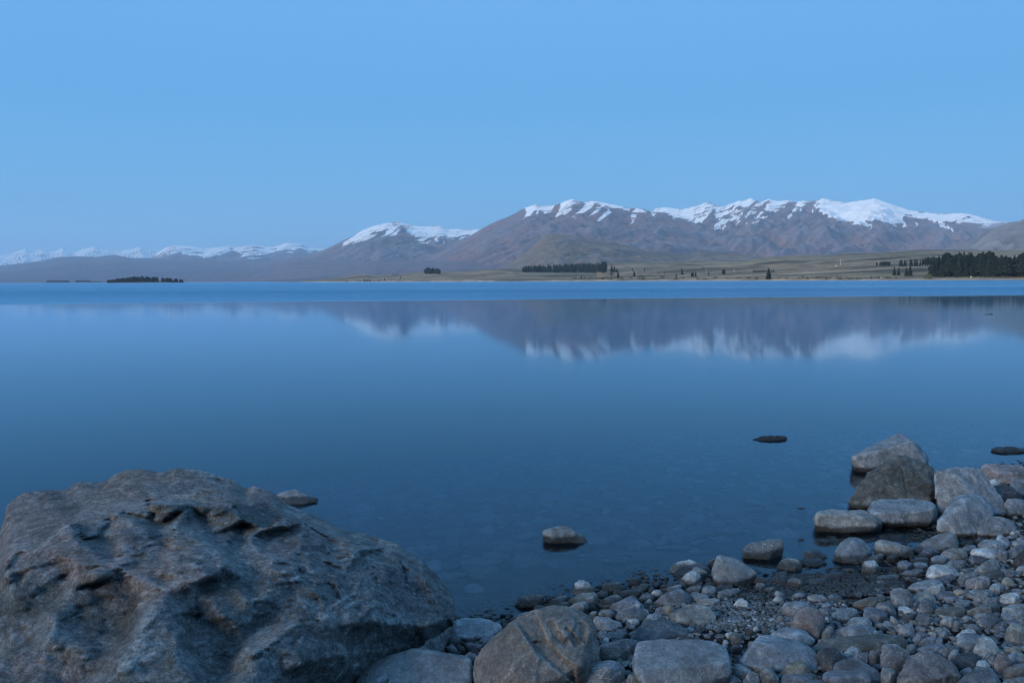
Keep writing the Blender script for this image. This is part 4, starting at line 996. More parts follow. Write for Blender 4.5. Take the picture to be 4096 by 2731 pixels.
# ------------------------------------------------------------------ boulders of the heap on the right
stone('R', [(998, 240), (1000, 318), (1110, 362), (1180, 350), (1600, 300), (1605, 250), (1540, 170), (1470, 120), (1410, 75), (1370, 58), (1340, 70), (1200, 155), (1080, 220)], 'a', 'g', 'tilted slab boulder with a pointed top, farthest out of the shoreline heap',
      inner=[(1002, 250, .75), (1100, 355, .8), (1180, 225, .7), (1380, 165, .55), (1470, 135, .5), (1580, 300, .75)], name='shore_boulder', cat='boulder', deep=.5, vein=.2, facet=.5)
stone('R', [(985, 590), (1010, 560), (1060, 480), (1100, 400), (1180, 330), (1270, 280), (1300, 245), (1380, 232), (1460, 245), (1540, 280), (1600, 310), (1640, 380), (1670, 460), (1682, 550), (1670, 640), (1500, 660), (1100, 660), (990, 620)], 'r', 'o', 'domed dark boulder with rough brown face standing in front of the tilted slab',
      inner=[(1300, 300, .1), (1200, 420, .35), (1110, 640, .8), (1400, 640, .9), (1600, 560, .6), (1560, 400, .2)], name='shore_boulder', cat='boulder', vein=.1, deep=.48)
stone('R', [(1640, 360), (1680, 345), (1850, 330), (1990, 335), (2030, 370), (2090, 480), (2220, 640), (2220, 690), (2100, 720), (1800, 700), (1675, 640), (1660, 480)], 'a', 'g', 'broad grey boulder with pale veins right of the domed dark boulder',
      inner=[(1900, 500, .45), (1780, 380, .1), (1800, 690, .8), (2000, 520, .3), (2150, 690, .7)], name='shore_boulder', cat='boulder', vein=.9)
stone('R', [(2005, 340), (2030, 300), (2120, 298), (2250, 320), (2330, 318), (2400, 340), (2420, 430), (2240, 465), (2130, 420), (2050, 390)], 'a', 'p', 'low brownish boulder at the right edge beneath the floating dark rock', name='shore_boulder', cat='boulder', vein=.1)
stone('R', [(2060, 440), (2120, 420), (2190, 455), (2180, 480), (2080, 478)], 'a', 'w', 'small pale wedge of stone tucked against the low brownish boulder')
stone('R', [(2240, 440), (2300, 425), (2400, 430), (2400, 530), (2300, 550), (2250, 500)], 'r', 's', 'blue grey rough stone at the right edge under the brownish boulder')
stone('R', [(2090, 490), (2150, 465), (2250, 480), (2345, 540), (2340, 590), (2200, 605), (2120, 560)], 'r', 'd', 'dark slate chunk between the veined boulder and the right edge', vein=.7)
stone('R', [(2190, 610), (2240, 570), (2330, 580), (2400, 620), (2400, 700), (2230, 695)], 'a', 'g', 'smooth grey block at the right edge above the wedge shaped boulder')
stone('R', [(1120, 670), (1165, 600), (1260, 585), (1450, 575), (1590, 590), (1650, 620), (1668, 690), (1660, 770), (1610, 790), (1400, 787), (1240, 772), (1200, 705)], 'a', 'b', 'flat topped blue grey slab lying at the foot of the domed boulder',
      inner=[(1150, 690, .75), (1300, 692, .85), (1550, 682, .8), (1645, 650, .6), (1240, 770, .9), (1600, 785, .9)], name='shore_boulder', cat='boulder', facet=.25, rough=.6, vein=.05, deep=.42)
stone('R', [(690, 725), (720, 675), (850, 660), (1000, 665), (1080, 668), (1190, 700), (1240, 770), (1245, 800), (1180, 820), (1030, 834), (940, 830), (700, 787)], 'r', 't', 'long low tan grey rock standing in the water left of the flat slab', inner=[(720, 700, .5), (850, 720, .55), (940, 828, .9), (1040, 722, .65), (1030, 832, .95), (1200, 745, .6), (1180, 815, .8), (700, 785, .7)], name='shore_boulder', cat='boulder', facet=1.0, vein=.2, deep=.4)
stone('R', [(1665, 800), (1670, 750), (1740, 670), (1800, 580), (1850, 545), (1960, 535), (2060, 600), (2115, 690), (2060, 750), (2010, 830), (1960, 872), (1840, 872), (1790, 850)], 'a', 'b', 'upright triangular boulder with a tan streak beside the dark pool', inner=[(1840, 865, .85), (1855, 600, .3), (1740, 760, .6), (1960, 865, .8), (2020, 700, .3)], name='shore_boulder', cat='boulder', vein=.5)
stone('R', [(1975, 850), (1990, 800), (2070, 740), (2120, 715), (2200, 725), (2270, 760), (2300, 810), (2270, 855), (2150, 872), (2000, 872)], 'a', 'g', 'wedge shaped grey boulder right of the triangular one', inner=[(2000, 860, .8), (2150, 790, .6), (2280, 820, .5), (2150, 868, .9)], name='shore_boulder', cat='boulder', vein=.05)
# rocks out in the water
stone('R', [(212, 117), (240, 100), (275, 108), (330, 95), (400, 80), (470, 80), (488, 100), (480, 122), (440, 132), (350, 128), (300, 131), (240, 131)], 'r', 'd', 'dark jagged rock barely breaking the water left of the heap', deep=.25, vein=0, hold=0, base=(350, 118))
stone('R', [(2090, 185), (2120, 175), (2230, 172), (2310, 175), (2400, 190), (2400, 225), (2270, 234), (2130, 205)], 'r', 'd', 'dark flat rock awash near the right edge beyond the heap', deep=.3, vein=0, hold=0, base=(2250, 215))
stone('R', [(557, 652), (600, 642), (645, 651), (600, 661)], 'a', 'd', 'tiny dark rock tip poking out between the long low rock and open water', deep=.4, hold=0, base=(600, 656))
stone('R', [(565, 897), (590, 886), (612, 888), (625, 902), (600, 916)], 's', 'd', 'small dark round stone awash left of the long low rock', hold=0, base=(600, 908))
stone('R', [(738, 910), (770, 886), (810, 895), (855, 913), (780, 930)], 'a', 'd', 'small pointed dark stone awash below the long low rock', hold=0, base=(780, 922))
stone('S', [(3937, 1257), (3950, 1253), (3965, 1253), (3981, 1257), (3960, 1260)], 'a', 'd', 'lone dark rock far out on the calm water near the right edge', hold=0, base=(3960, 1257.5), deep=.3, vein=0)
stone('K', [(1690, 440), (1780, 410), (1900, 365), (1970, 365), (2080, 430), (2150, 478), (2250, 488), (2150, 505), (2030, 545), (1930, 560), (1750, 560)], 'a', 'g', 'peaked rock in the water just behind the huge boulder', hold=0, base=(1900, 545), deep=.4)
stone('M', [(918, 300), (920, 235), (960, 215), (1040, 203), (1110, 205), (1170, 235), (1230, 265), (1272, 322), (1276, 345), (1150, 332), (1000, 322), (935, 312)], 'r', 't', 'lone rock with a dark wet foot standing in the water, mid frame', inner=[(930, 250, .3), (1060, 240, .4), (1000, 320, .8), (1200, 290, .5), (1270, 342, .6)], hold=0, base=(1100, 335), deep=.4, facet=1.1, vein=.15)
stone('R', [(137, 1005), (150, 960), (180, 930), (300, 925), (360, 900), (430, 885), (460, 895), (465, 960), (360, 1050), (330, 1055), (145, 1038)], 'a', 'g', 'tilted chunky grey rock with a white vein at the water edge', inner=[(330, 1050, .9), (345, 935, .3), (150, 1010, .6), (455, 920, .1)], hold=0, base=(300, 1048), vein=.8, deep=.42, facet=.6)
stone('R', [(412, 1095), (440, 1055), (490, 1040), (560, 1050), (608, 1075), (608, 1125), (540, 1148), (415, 1118)], 'a', 't', 'squarish tan grey stone at the pool edge right of the tilted chunky rock', hold=0, base=(520, 1140))
stone('R', [(618, 1005), (630, 985), (730, 980), (790, 1010), (803, 1045), (760, 1058), (625, 1040)], 'a', 'g', 'flat grey stone in the pool left of the round topped boulder', hold=0, base=(720, 1052))
stone('R', [(580, 1055), (640, 1045), (760, 1050), (798, 1080), (780, 1112), (620, 1112)], 'a', 'd', 'low dark slab lying in the pool below the flat grey stone', hold=0, base=(700, 1108))
stone('R', [(845, 1050), (870, 980), (920, 910), (980, 880), (1040, 880), (1100, 910), (1140, 960), (1160, 1020), (1140, 1060), (1040, 1078), (870, 1074)], 'a', 'b', 'round topped grey boulder sitting at the edge of the pool', inner=[(1000, 912, .15), (925, 1010, .7), (1110, 1010, .5), (960, 1072, .9), (1060, 1075, .9), (1090, 960, .2)], hold=0, base=(980, 1074), facet=.3, deep=.45, vein=.3)
stone('R', [(800, 1125), (900, 1108), (930, 1118), (880, 1132)], 's', 'd', 'thin dark flake lying in the pool below the round topped boulder', hold=0, base=(870, 1130))
stone('R', [(915, 1135), (960, 1118), (1010, 1122), (1030, 1138), (970, 1148)], 's', 't', 'flat oval stone half awash in the pool', hold=0, base=(970, 1146))
# around the pool
stone('H', [(0, 540), (20, 450), (80, 420), (150, 415), (210, 450), (300, 490), (450, 520), (540, 525), (600, 570), (635, 640), (635, 685), (500, 695), (330, 680), (100, 665), (0, 630)], 'a', 't', 'saddle shaped tan stone right of the round topped boulder', vein=.5, facet=.3, deep=.4)
stone('H', [(605, 565), (650, 530), (800, 450), (830, 410), (1000, 340), (1180, 300), (1290, 340), (1330, 450), (1340, 575), (1100, 605), (1030, 595), (700, 630), (620, 605)], 'a', 'g', 'sloping wedge of grey rock in front of the dark pool', inner=[(820, 470, .3), (1180, 340, .1), (1050, 580, .9), (1320, 560, .6), (700, 600, .7)], facet=.3, vein=.1, deep=.4, name='shore_boulder', cat='boulder')
stone('G', [(1750, 725), (1760, 620), (1800, 560), (1960, 540), (2000, 600), (2045, 665), (2000, 705), (1760, 738)], 'a', 'w', 'pale angular cobble below the saddle shaped tan stone', vein=.9)
stone('G', [(1730, 590), (1760, 530), (1860, 500), (1980, 480), (2060, 430), (2110, 450), (2080, 540), (2000, 600), (1850, 575)], 'a', 'g', 'cracked grey stone leaning on the saddle shaped tan stone', facet=1.2)
stone('G', [(2110, 540), (2200, 470), (2320, 450), (2340, 500), (2300, 560), (2200, 580)], 'r', 'd', 'dark broken stone under the saddle shaped tan stone')
stone('H', [(345, 830), (380, 760), (480, 745), (590, 780), (605, 840), (540, 890), (420, 930), (360, 905)], 'r', 's', 'rounded dark grey cobble below the saddle shaped stone')
stone('H', [(600, 790), (700, 765), (790, 780), (855, 830), (830, 885), (640, 885)], 's', 'b', 'smooth pale blue cobble left of the big pale stone')
stone('H', [(425, 945), (500, 900), (720, 870), (790, 900), (740, 975), (600, 1005), (480, 985)], 'a', 's', 'long slate cobble lying below the smooth pale blue cobble')
stone('H', [(610, 745), (650, 700), (800, 690), (870, 720), (865, 780), (700, 785)], 's', 's')
stone('H', [(660, 692), (800, 560), (900, 555), (1030, 610), (1000, 665), (880, 705)], 'a', 's', 'dark slate stone below the sloping wedge', vein=.6)
stone('H', [(885, 712), (960, 670), (1090, 665), (1165, 740), (1100, 805), (960, 805)], 'a', 'b')
stone('H', [(1035, 665), (1100, 590), (1190, 555), (1290, 560), (1440, 560), (1465, 620), (1465, 735), (1300, 745), (1150, 725)], 'a', 't', 'grey and tan stone below the triangular boulder', vein=.8)
stone('H', [(1120, 805), (1210, 730), (1300, 770), (1450, 840), (1445, 875), (1300, 885)], 'a', 's')
stone('H', [(1250, 740), (1400, 720), (1470, 760), (1440, 815), (1380, 825)], 's', 'p')
stone('H', [(1510, 605), (1560, 560), (1720, 550), (1880, 570), (1950, 630), (1955, 715), (1850, 718), (1700, 692), (1540, 645)], 'r', 'w', 'pale rough stone with a dark underside near the right edge', vein=.3)
stone('H', [(1620, 490), (1700, 430), (1850, 410), (1960, 440), (2100, 540), (2080, 585), (1900, 605), (1650, 525)], 'a', 'b', 'bluish stone behind the pale rough stone')
stone('H', [(1905, 400), (1940, 330), (1990, 330), (2100, 410), (2145, 480), (2100, 535), (2010, 495)], 'a', 'b')
stone('H', [(1480, 705), (1520, 655), (1600, 660), (1760, 700), (1795, 760), (1600, 805), (1490, 765)], 's', 'd', 'smooth dark cobble under the pale rough stone')
stone('H', [(1940, 575), (2000, 535), (2060, 570), (2115, 680), (2090, 745), (1980, 745), (1930, 625)], 'a', 's')
stone('H', [(2110, 605), (2200, 520), (2400, 480), (2400, 600), (2200, 705), (2120, 705)], 'a', 's', 'slate grey stone at the right edge above the dark speckled one')
stone('H', [(2190, 760), (2280, 620), (2352, 550), (2450, 600), (2430, 800), (2260, 830)], 'r', 'd', 'dark speckled rough stone cut by the right edge', vein=.5)
stone('H', [(2085, 300), (2110, 265), (2200, 258), (2285, 285), (2285, 325), (2200, 348), (2100, 342)], 's', 'w', 'small whitish egg shaped stone on the wedge shaped boulder side')
stone('H', [(2060, 380), (2120, 350), (2260, 350), (2270, 390), (2170, 420)], 's', 's')
stone('H', [(2230, 410), (2290, 370), (2400, 360), (2400, 440), (2260, 440)], 's', 'b')
stone('H', [(2150, 480), (2200, 430), (2400, 420), (2400, 500), (2200, 520)], 'a', 'g')
stone('H', [(1330, 470), (1420, 430), (1560, 440), (1580, 480), (1400, 520)], 'r', 'd', 'dark wet stone under the triangular boulder')
stone('H', [(1570, 440), (1640, 385), (1740, 400), (1700, 450), (1610, 480)], 'a', 'd')
stone('H', [(1370, 550), (1450, 510), (1540, 490), (1620, 530), (1500, 600), (1470, 640)], 'a', 's')
stone('H', [(810, 995), (830, 900), (880, 830), (950, 800), (1050, 815), (1200, 820), (1280, 880), (1365, 975), (1300, 1005), (1130, 975), (1000, 1010), (850, 1040)], 'a', 'w', 'big pale grey stone with a bright top, left of the pinkish stone', inner=[(900, 860, .2), (930, 900, .6), (1160, 955, .8), (860, 1030, .9), (1050, 840, .1), (1320, 980, .6)], facet=.45, vein=.5)
stone('H', [(1560, 925), (1640, 850), (1760, 800), (1830, 720), (1900, 710), (1960, 770), (1990, 850), (1900, 905), (1750, 945)], 'a', 'g', 'grey stone with fine ribs and a peaked back near the right edge', strata=((.5, 0, .8), 9.0, .03))
stone('H', [(1690, 975), (1800, 910), (1920, 870), (2040, 930), (2060, 1005), (1900, 1045), (1750, 1010)], 'a', 'd', 'dark slate disc lying behind the pinkish stone', facet=.3)
stone('H', [(1420, 1125), (1450, 1040), (1560, 1010), (1640, 990), (1760, 985), (1825, 1030), (1815, 1115), (1720, 1165), (1500, 1185)], 'a', 'p', 'pinkish stone with white veins near the right edge', vein=1.0)
stone('H', [(1300, 1065), (1350, 990), (1440, 1000), (1480, 1045), (1430, 1105), (1340, 1125)], 'a', 's')
stone('H', [(1360, 980), (1420, 930), (1600, 925), (1670, 960), (1600, 1000), (1450, 1000)], 'a', 's')
stone('H', [(1330, 900), (1450, 870), (1620, 850), (1600, 900), (1420, 930)], 'a', 's')
stone('H', [(940, 1040), (1100, 990), (1220, 960), (1290, 1000), (1270, 1040), (1050, 1080)], 'r', 's')
stone('H', [(1970, 930), (2050, 870), (2150, 900), (2260, 970), (2100, 1000)], 'a', 's')
stone('H', [(2210, 890), (2300, 820), (2400, 830), (2400, 920), (2260, 930)], 'a', 'g')
stone('H', [(520, 1172), (600, 1110), (700, 1070), (880, 1040), (980, 1040), (1085, 1100), (1000, 1130), (850, 1180), (720, 1215), (600, 1220)], 'a', 'b', 'bluish ridge backed stone behind the tall white patched stone', inner=[(700, 1090, .2), (850, 1120, .4), (720, 1210, .9), (560, 1180, .6), (1000, 1120, .6)])
stone('H', [(780, 1225), (830, 1180), (950, 1130), (1080, 1105), (1125, 1200), (1120, 1235), (950, 1295), (860, 1265)], 'a', 'w', 'pale block crossed by a white vein, behind the dark pyramid', vein=1.0, facet=.3)
stone('H', [(610, 1385), (620, 1290), (700, 1240), (820, 1230), (900, 1270), (975, 1340), (960, 1375), (820, 1405)], 'a', 't', 'tan faceted stone with a white streak right of the white patched stone', vein=.9)
stone('H', [(250, 1255), (300, 1190), (450, 1170), (540, 1200), (600, 1270), (610, 1360), (590, 1465), (400, 1485), (340, 1465), (290, 1335)], 'a', 'g', 'tall grey stone with a pale broken patch on its face', facet=.4, vein=.7, rough=.9)
stone('H', [(960, 1275), (1050, 1240), (1200, 1215), (1260, 1260), (1275, 1305), (1100, 1315), (980, 1345)], 's', 's', 'dark blue flat cobble in front of the veined pale block')
stone('H', [(1220, 1225), (1300, 1180), (1400, 1190), (1485, 1240), (1430, 1295), (1290, 1295)], 's', 'y', 'olive brown rounded cobble left of the speckled egg shaped stone')
stone('H', [(1545, 1335), (1580, 1260), (1700, 1190), (1800, 1190), (1865, 1260), (1800, 1345), (1700, 1405), (1560, 1395)], 's', 'g', 'egg shaped greenish grey cobble right of the olive brown one')
stone('H', [(1480, 1230), (1550, 1200), (1650, 1200), (1600, 1260), (1540, 1280)], 's', 'b')
stone('H', [(1800, 1175), (1860, 1110), (1960, 1085), (2045, 1140), (2030, 1195), (1920, 1225)], 'a', 'b')
stone('H', [(2000, 1085), (2030, 1010), (2120, 1000), (2205, 1080), (2150, 1135), (2040, 1135)], 'a', 'y', 'brown capped cobble near the right edge')
stone('H', [(1940, 1345), (1980, 1280), (2080, 1250), (2200, 1240), (2285, 1280), (2295, 1345), (2200, 1425), (2050, 1425), (1960, 1395)], 's', 'w', 'smooth pale oval cobble near the right edge', vein=.1)
stone('H', [(1700, 1425), (1900, 1310), (2000, 1300), (1960, 1405), (1800, 1455)], 'a', 's')
stone('H', [(2040, 1260), (2140, 1200), (2260, 1190), (2400, 1240), (2300, 1260)], 'a', 'p')
stone('H', [(1080, 1330), (1160, 1300), (1300, 1310), (1310, 1350), (1150, 1390)], 's', 's')
stone('H', [(1310, 1330), (1370, 1290), (1425, 1320), (1420, 1350), (1330, 1360)], 's', 'b')
stone('H', [(1250, 1430), (1300, 1370), (1400, 1360), (1515, 1370), (1510, 1420), (1430, 1475), (1330, 1460)], 'a', 'b', 'pale folded cobble above the long brown sausage stone')
# ------------------------------------------------------------------ lower right
stone('E', [(660, 425), (720, 290), (770, 230), (860, 240), (940, 310), (972, 380), (950, 465), (760, 465)], 'a', 's', 'dark blue pyramid shaped stone streaked with white', vein=.8)
stone('E', [(0, 352), (60, 290), (170, 268), (270, 290), (340, 380), (372, 470), (340, 505), (220, 450), (60, 400)], 's', 'g', 'smooth domed stone left of the white streaked pebble', rough=.4)
stone('D', [(1770, 500), (1800, 380), (1860, 360), (2100, 420), (2162, 470), (2130, 545), (1980, 625), (1900, 565)], 'a', 's', 'squared dark block in front of the smooth domed stone', inner=[(1830, 420, .1), (2030, 505, .8), (1980, 615, .9), (1780, 490, .6), (2140, 500, .4)], facet=.25)
stone('E', [(370, 402), (390, 360), (470, 355), (570, 390), (635, 420), (580, 462), (400, 465)], 's', 'w', 'white streaked pebble under the tall white patched stone', vein=1)
stone('E', [(410, 565), (430, 480), (520, 460), (655, 470), (650, 545), (560, 592), (450, 608)], 's', 'd', 'smooth dark oval stone left of the pear shaped one')
stone('E', [(640, 575), (680, 470), (740, 445), (830, 480), (900, 540), (932, 610), (850, 655), (700, 665), (650, 635)], 's', 's', 'pear shaped slate blue stone below the dark pyramid', rough=.3)
stone('E', [(940, 455), (990, 380), (1100, 355), (1300, 365), (1420, 385), (1438, 440), (1390, 505), (1280, 525), (1050, 525), (960, 495)], 's', 'o', 'long brown sausage shaped stone right of the dark pyramid')
stone('E', [(1015, 605), (1060, 530), (1130, 500), (1230, 510), (1280, 560), (1260, 690), (1150, 680), (1030, 645)], 's', 'g', 'round greenish cobble under the sausage shaped stone')
stone('E', [(1230, 680), (1260, 570), (1330, 580), (1385, 655), (1300, 720), (1250, 720)], 'a', 's')
stone('E', [(1450, 435), (1550, 390), (1700, 350), (1850, 310), (1920, 310), (1972, 370), (1850, 435), (1650, 465), (1500, 505)], 'a', 'o', 'long flat grey brown stone right of the sausage shaped one')
stone('E', [(1540, 505), (1600, 470), (1750, 455), (1785, 480), (1700, 545), (1580, 555)], 's', 'g')
stone('E', [(1590, 625), (1650, 560), (1760, 510), (1850, 470), (1930, 480), (1962, 560), (1850, 645), (1700, 705), (1620, 685)], 'a', 's', 'white veined slate stone left of the cleft cobble', vein=1)
stone('E', [(1980, 485), (2040, 420), (2130, 410), (2230, 460), (2295, 530), (2200, 585), (2040, 585), (1990, 545)], 's', 'g', 'cleft rounded cobble near the right edge', rough=.9)
stone('E', [(2010, 385), (2150, 330), (2400, 320), (2400, 560), (2290, 565), (2180, 450)], 'a', 'g', 'flat sided grey stone cut by the right edge')
stone('E', [(2060, 600), (2150, 565), (2300, 600), (2352, 640), (2200, 660)], 'a', 's')
stone('E', [(2040, 845), (2080, 720), (2130, 640), (2230, 620), (2320, 650), (2400, 700), (2400, 900), (2250, 945), (2120, 935), (2050, 885)], 's', 't', 'tall rounded tan stone with a dark slit at the right edge', rough=.7, vein=.1)
stone('E', [(1870, 665), (1950, 615), (2050, 610), (2092, 670), (2000, 725), (1920, 705)], 'a', 's')
stone('E', [(1450, 650), (1500, 620), (1600, 650), (1690, 720), (1640, 760), (1540, 720)], 's', 's')
stone('E', [(1290, 935), (1300, 850), (1400, 780), (1600, 780), (1735, 840), (1640, 900), (1580, 1005), (1470, 1055), (1320, 985)], 'a', 'b', 'flat topped purple grey block left of the horned pale stone', inner=[(1330, 860, .4), (1600, 925, .6), (1470, 1050, .95), (1300, 930, .7), (1420, 800, -.3)], facet=.3)
stone('E', [(1535, 1085), (1600, 930), (1660, 850), (1770, 830), (1860, 880), (1965, 1040), (1900, 1125), (1770, 1120), (1700, 1175), (1600, 1145)], 'a', 'w', 'horned pale green grey stone in the lower right', inner=[(1740, 970, .5), (1620, 1040, .5), (1700, 1165, .95), (1860, 960, .2), (1880, 1110, .7)], facet=.25, rough=.9)
stone('E', [(1270, 830), (1330, 780), (1450, 730), (1560, 720), (1600, 770), (1450, 790), (1320, 860)], 'r', 'w', 'crumbly whitish stone behind the flat topped purple block', vein=1)
stone('E', [(90, 1355), (100, 1150), (130, 950), (210, 940), (270, 970), (330, 945), (480, 1020), (558, 1110), (540, 1195), (440, 1275), (320, 1345), (200, 1355)], 'r', 'g', 'notched upright grey stone left of the big brown rock', inner=[(300, 1150, .5), (150, 1000, .1), (320, 1335, .9), (110, 1340, .7), (480, 1120, .3)], vein=.7, facet=1.0)
stone('E', [(490, 1015), (530, 950), (600, 930), (672, 970), (665, 1070), (560, 1085)], 's', 's')
stone('E', [(340, 1510), (420, 1400), (560, 1230), (570, 1130), (660, 1070), (830, 1060), (1030, 1110), (1180, 1210), (1280, 1330), (1360, 1470), (1300, 1570), (800, 1640), (360, 1620)], 'r', 'p', 'big rugged dark brown rock at the bottom, right of centre', inner=[(600, 1250, .3), (600, 1500, .9), (1000, 1480, .8), (800, 1630, 1.0), (1280, 1440, .5), (400, 1560, .8)], name='shore_boulder', cat='boulder', vein=.25, facet=1.4, level=5)
stone('E', [(1235, 1235), (1280, 1160), (1370, 1090), (1480, 1075), (1620, 1130), (1655, 1190), (1560, 1275), (1400, 1335), (1290, 1335)], 's', 'd', 'smooth dark egg shaped stone right of the big brown rock', rough=.5)
stone('E', [(1140, 1175), (1200, 1060), (1270, 1010), (1345, 1040), (1345, 1110), (1250, 1195), (1200, 1225)], 's', 'g')
stone('E', [(1000, 1065), (1100, 1000), (1250, 970), (1345, 1000), (1200, 1095), (1140, 1165), (1050, 1115)], 'a', 's')
stone('E', [(1540, 1340), (1590, 1250), (1640, 1205), (1750, 1205), (1832, 1300), (1780, 1315), (1650, 1330)], 'a', 'w', 'white topped stone resting above the broad dark slab', vein=.9)
stone('E', [(1330, 1390), (1420, 1330), (1540, 1310), (1560, 1360), (1420, 1450)], 'a', 's')
stone('E', [(1260, 1575), (1400, 1460), (1560, 1360), (1640, 1320), (1850, 1320), (1930, 1440), (2000, 1570), (1900, 1650), (1300, 1650)], 'a', 's', 'broad dark blue slab at the bottom edge right of the big brown rock', inner=[(1560, 1480, .4), (1640, 1340, -.1), (1560, 1640, 1.0), (1950, 1600, .8)], facet=.25, vein=.1)
stone('E', [(1880, 1225), (1920, 1140), (1970, 1060), (2060, 1120), (2172, 1230), (2020, 1290), (1980, 1385), (1960, 1455), (1900, 1385)], 'a', 'p', 'upright purplish stone with a pale rim in the lower right corner', facet=.5)
stone('E', [(1980, 1410), (2010, 1320), (2100, 1280), (2400, 1230), (2450, 1300), (2420, 1470), (2200, 1490), (2060, 1525), (2000, 1475)], 's', 'p', 'smooth pinkish loaf shaped stone in the lower right corner', rough=.5)
stone('E', [(2110, 1550), (2180, 1480), (2400, 1470), (2420, 1610), (2100, 1610)], 's', 'g', 'smooth grey stone at the very bottom right corner')
stone('E', [(1990, 1590), (2030, 1530), (2110, 1540), (2130, 1610)], 's', 'g')
stone('E', [(2000, 1060), (2100, 1000), (2250, 970), (2345, 1030), (2300, 1095), (2100, 1095)], 's', 'y', 'olive brown flat stone above the pinkish loaf')
stone('E', [(2130, 1110), (2200, 1050), (2330, 1100), (2400, 1200), (2250, 1215)], 's', 'g')
stone('E', [(2090, 1130), (2160, 1095), (2245, 1180), (2220, 1240), (2130, 1200)], 'a', 'b')
stone('E', [(1730, 1155), (1760, 1090), (1840, 1080), (1855, 1130), (1790, 1205)], 's', 's')
stone('E', [(1780, 1210), (1870, 1125), (1912, 1170), (1890, 1290), (1820, 1255)], 'a', 's')
stone('E', [(100, 1410), (130, 1330), (220, 1320), (355, 1380), (300, 1510), (200, 1570), (120, 1510)], 's', 'g', 'rounded grey cobble under the notched upright stone')
stone('E', [(690, 960), (950, 820), (1000, 830), (800, 950), (760, 975)], 'a', 's')
stone('E', [(910, 940), (1000, 860), (1062, 840), (1085, 905), (980, 965)], 'a', 's')
stone('E', [(600, 870), (680, 800), (765, 850), (730, 915), (640, 945)], 'a', 'g')
stone('E', [(1000, 830), (1060, 750), (1130, 735), (1165, 800), (1080, 840)], 's', 'g')
stone('E', [(660, 1045), (800, 960), (1000, 940), (1155, 970), (1040, 1060), (800, 1090)], 'a', 's', 'dark flat stone behind the big brown rock')
stone('E', [(640, 800), (720, 755), (830, 780), (870, 830), (760, 850)], 'a', 's')
stone('E', [(235, 505), (270, 480), (400, 590), (442, 640), (370, 675), (280, 625)], 's', 'g', 'curved blade like stone left of the smooth dark oval')
stone('E', [(110, 645), (190, 575), (260, 600), (335, 680), (200, 700)], 's', 'g')
stone('E', [(340, 750), (450, 650), (600, 615), (615, 680), (560, 720), (645, 770), (540, 795), (400, 780)], 'a', 'g', 'lumpy grey stone above the long humped rock')
stone('E', [(620, 705), (690, 665), (825, 700), (740, 745), (650, 745)], 'a', 's')
stone('E', [(890, 700), (920, 680), (960, 700), (950, 750), (900, 755)], 's', 't')
stone('E', [(955, 740), (980, 690), (1050, 680), (1100, 730), (1000, 770)], 's', 'g')
stone('E', [(1360, 540), (1430, 510), (1530, 510), (1565, 590), (1480, 610), (1380, 590)], 'a', 'g')
stone('E', [(920, 560), (960, 530), (1040, 530), (1000, 600), (940, 610)], 's', 's')
stone('E', [(595, 330), (640, 290), (700, 290), (680, 350), (620, 365)], 's', 's')
stone('E', [(950, 340), (970, 290), (1040, 290), (1062, 330), (1000, 365)], 's', 's')
# ------------------------------------------------------------------ bottom middle
stone('D', [(970, 1050), (1060, 920), (1110, 870), (1300, 860), (1450, 870), (1600, 880), (1750, 870), (1900, 820), (2060, 795), (2300, 800), (2420, 850), (2490, 960), (2420, 1050), (2050, 1090), (1900, 1070), (1560, 1020), (1200, 1020)], 'a', 'o', 'long humped dark rock lying across the lower beach', facet=.7, vein=.3, deep=.28, name='shore_boulder', cat='boulder')
stone('D', [(660, 610), (690, 500), (800, 400), (900, 355), (1010, 365), (1080, 420), (1160, 510), (1178, 590), (1150, 705), (1090, 835), (1050, 855), (900, 760), (840, 690), (740, 655)], 'a', 'p', 'pinkish brown pointed stone leaning forward in mid beach', inner=[(870, 570, .4), (960, 640, .65), (1060, 845, .95), (1100, 520, .2), (900, 400, -.1), (720, 600, .3)], facet=.3, vein=.2)
stone('D', [(470, 370), (520, 300), (650, 265), (820, 260), (940, 290), (962, 350), (850, 400), (700, 485), (620, 525), (540, 495), (480, 435)], 's', 'g', 'stone with a white crystal patch behind the pinkish pointed one', vein=1.0, rough=.8)
stone('D', [(310, 810), (450, 720), (600, 695), (800, 710), (920, 780), (1020, 885), (980, 935), (840, 955), (700, 890), (500, 830)], 'a', 'b', 'flat bluish slab with cracks left of the pinkish pointed stone', strata=((.3, .2, .9), 12.0, .02), facet=.6)
stone('D', [(-180, 1235), (-60, 1080), (60, 900), (130, 830), (280, 810), (500, 840), (800, 940), (960, 1010), (1040, 1110), (1075, 1270), (1000, 1370), (800, 1380), (500, 1380), (300, 1370), (150, 1345), (0, 1310)], 'a', 'b', 'large sloping slab with a pale chipped end, bottom centre right', inner=[(-150, 1240, .7), (80, 920, .35), (330, 965, .5), (600, 1060, .5), (950, 1085, .2), (150, 1340, .9), (500, 1370, .95), (1000, 1350, .6)], facet=.5, vein=.8, name='shore_boulder', cat='boulder')
stone('D', [(130, 1380), (170, 1300), (260, 1275), (340, 1310), (380, 1400), (475, 1510), (430, 1580), (250, 1580), (180, 1470)], 's', 'g', 'upright rounded stone below the chipped sloping slab', rough=.4)
stone('D', [(390, 1300), (410, 1200), (470, 1165), (560, 1180), (640, 1230), (560, 1350), (440, 1430), (400, 1380)], 's', 'g', 'rimmed grey stone left of the yellowish brown one')
stone('D', [(430, 1450), (560, 1310), (680, 1210), (760, 1195), (880, 1230), (960, 1300), (978, 1400), (850, 1420), (600, 1440), (490, 1490)], 's', 'y', 'smooth yellowish brown arched stone, bottom centre right', rough=.4, vein=0)
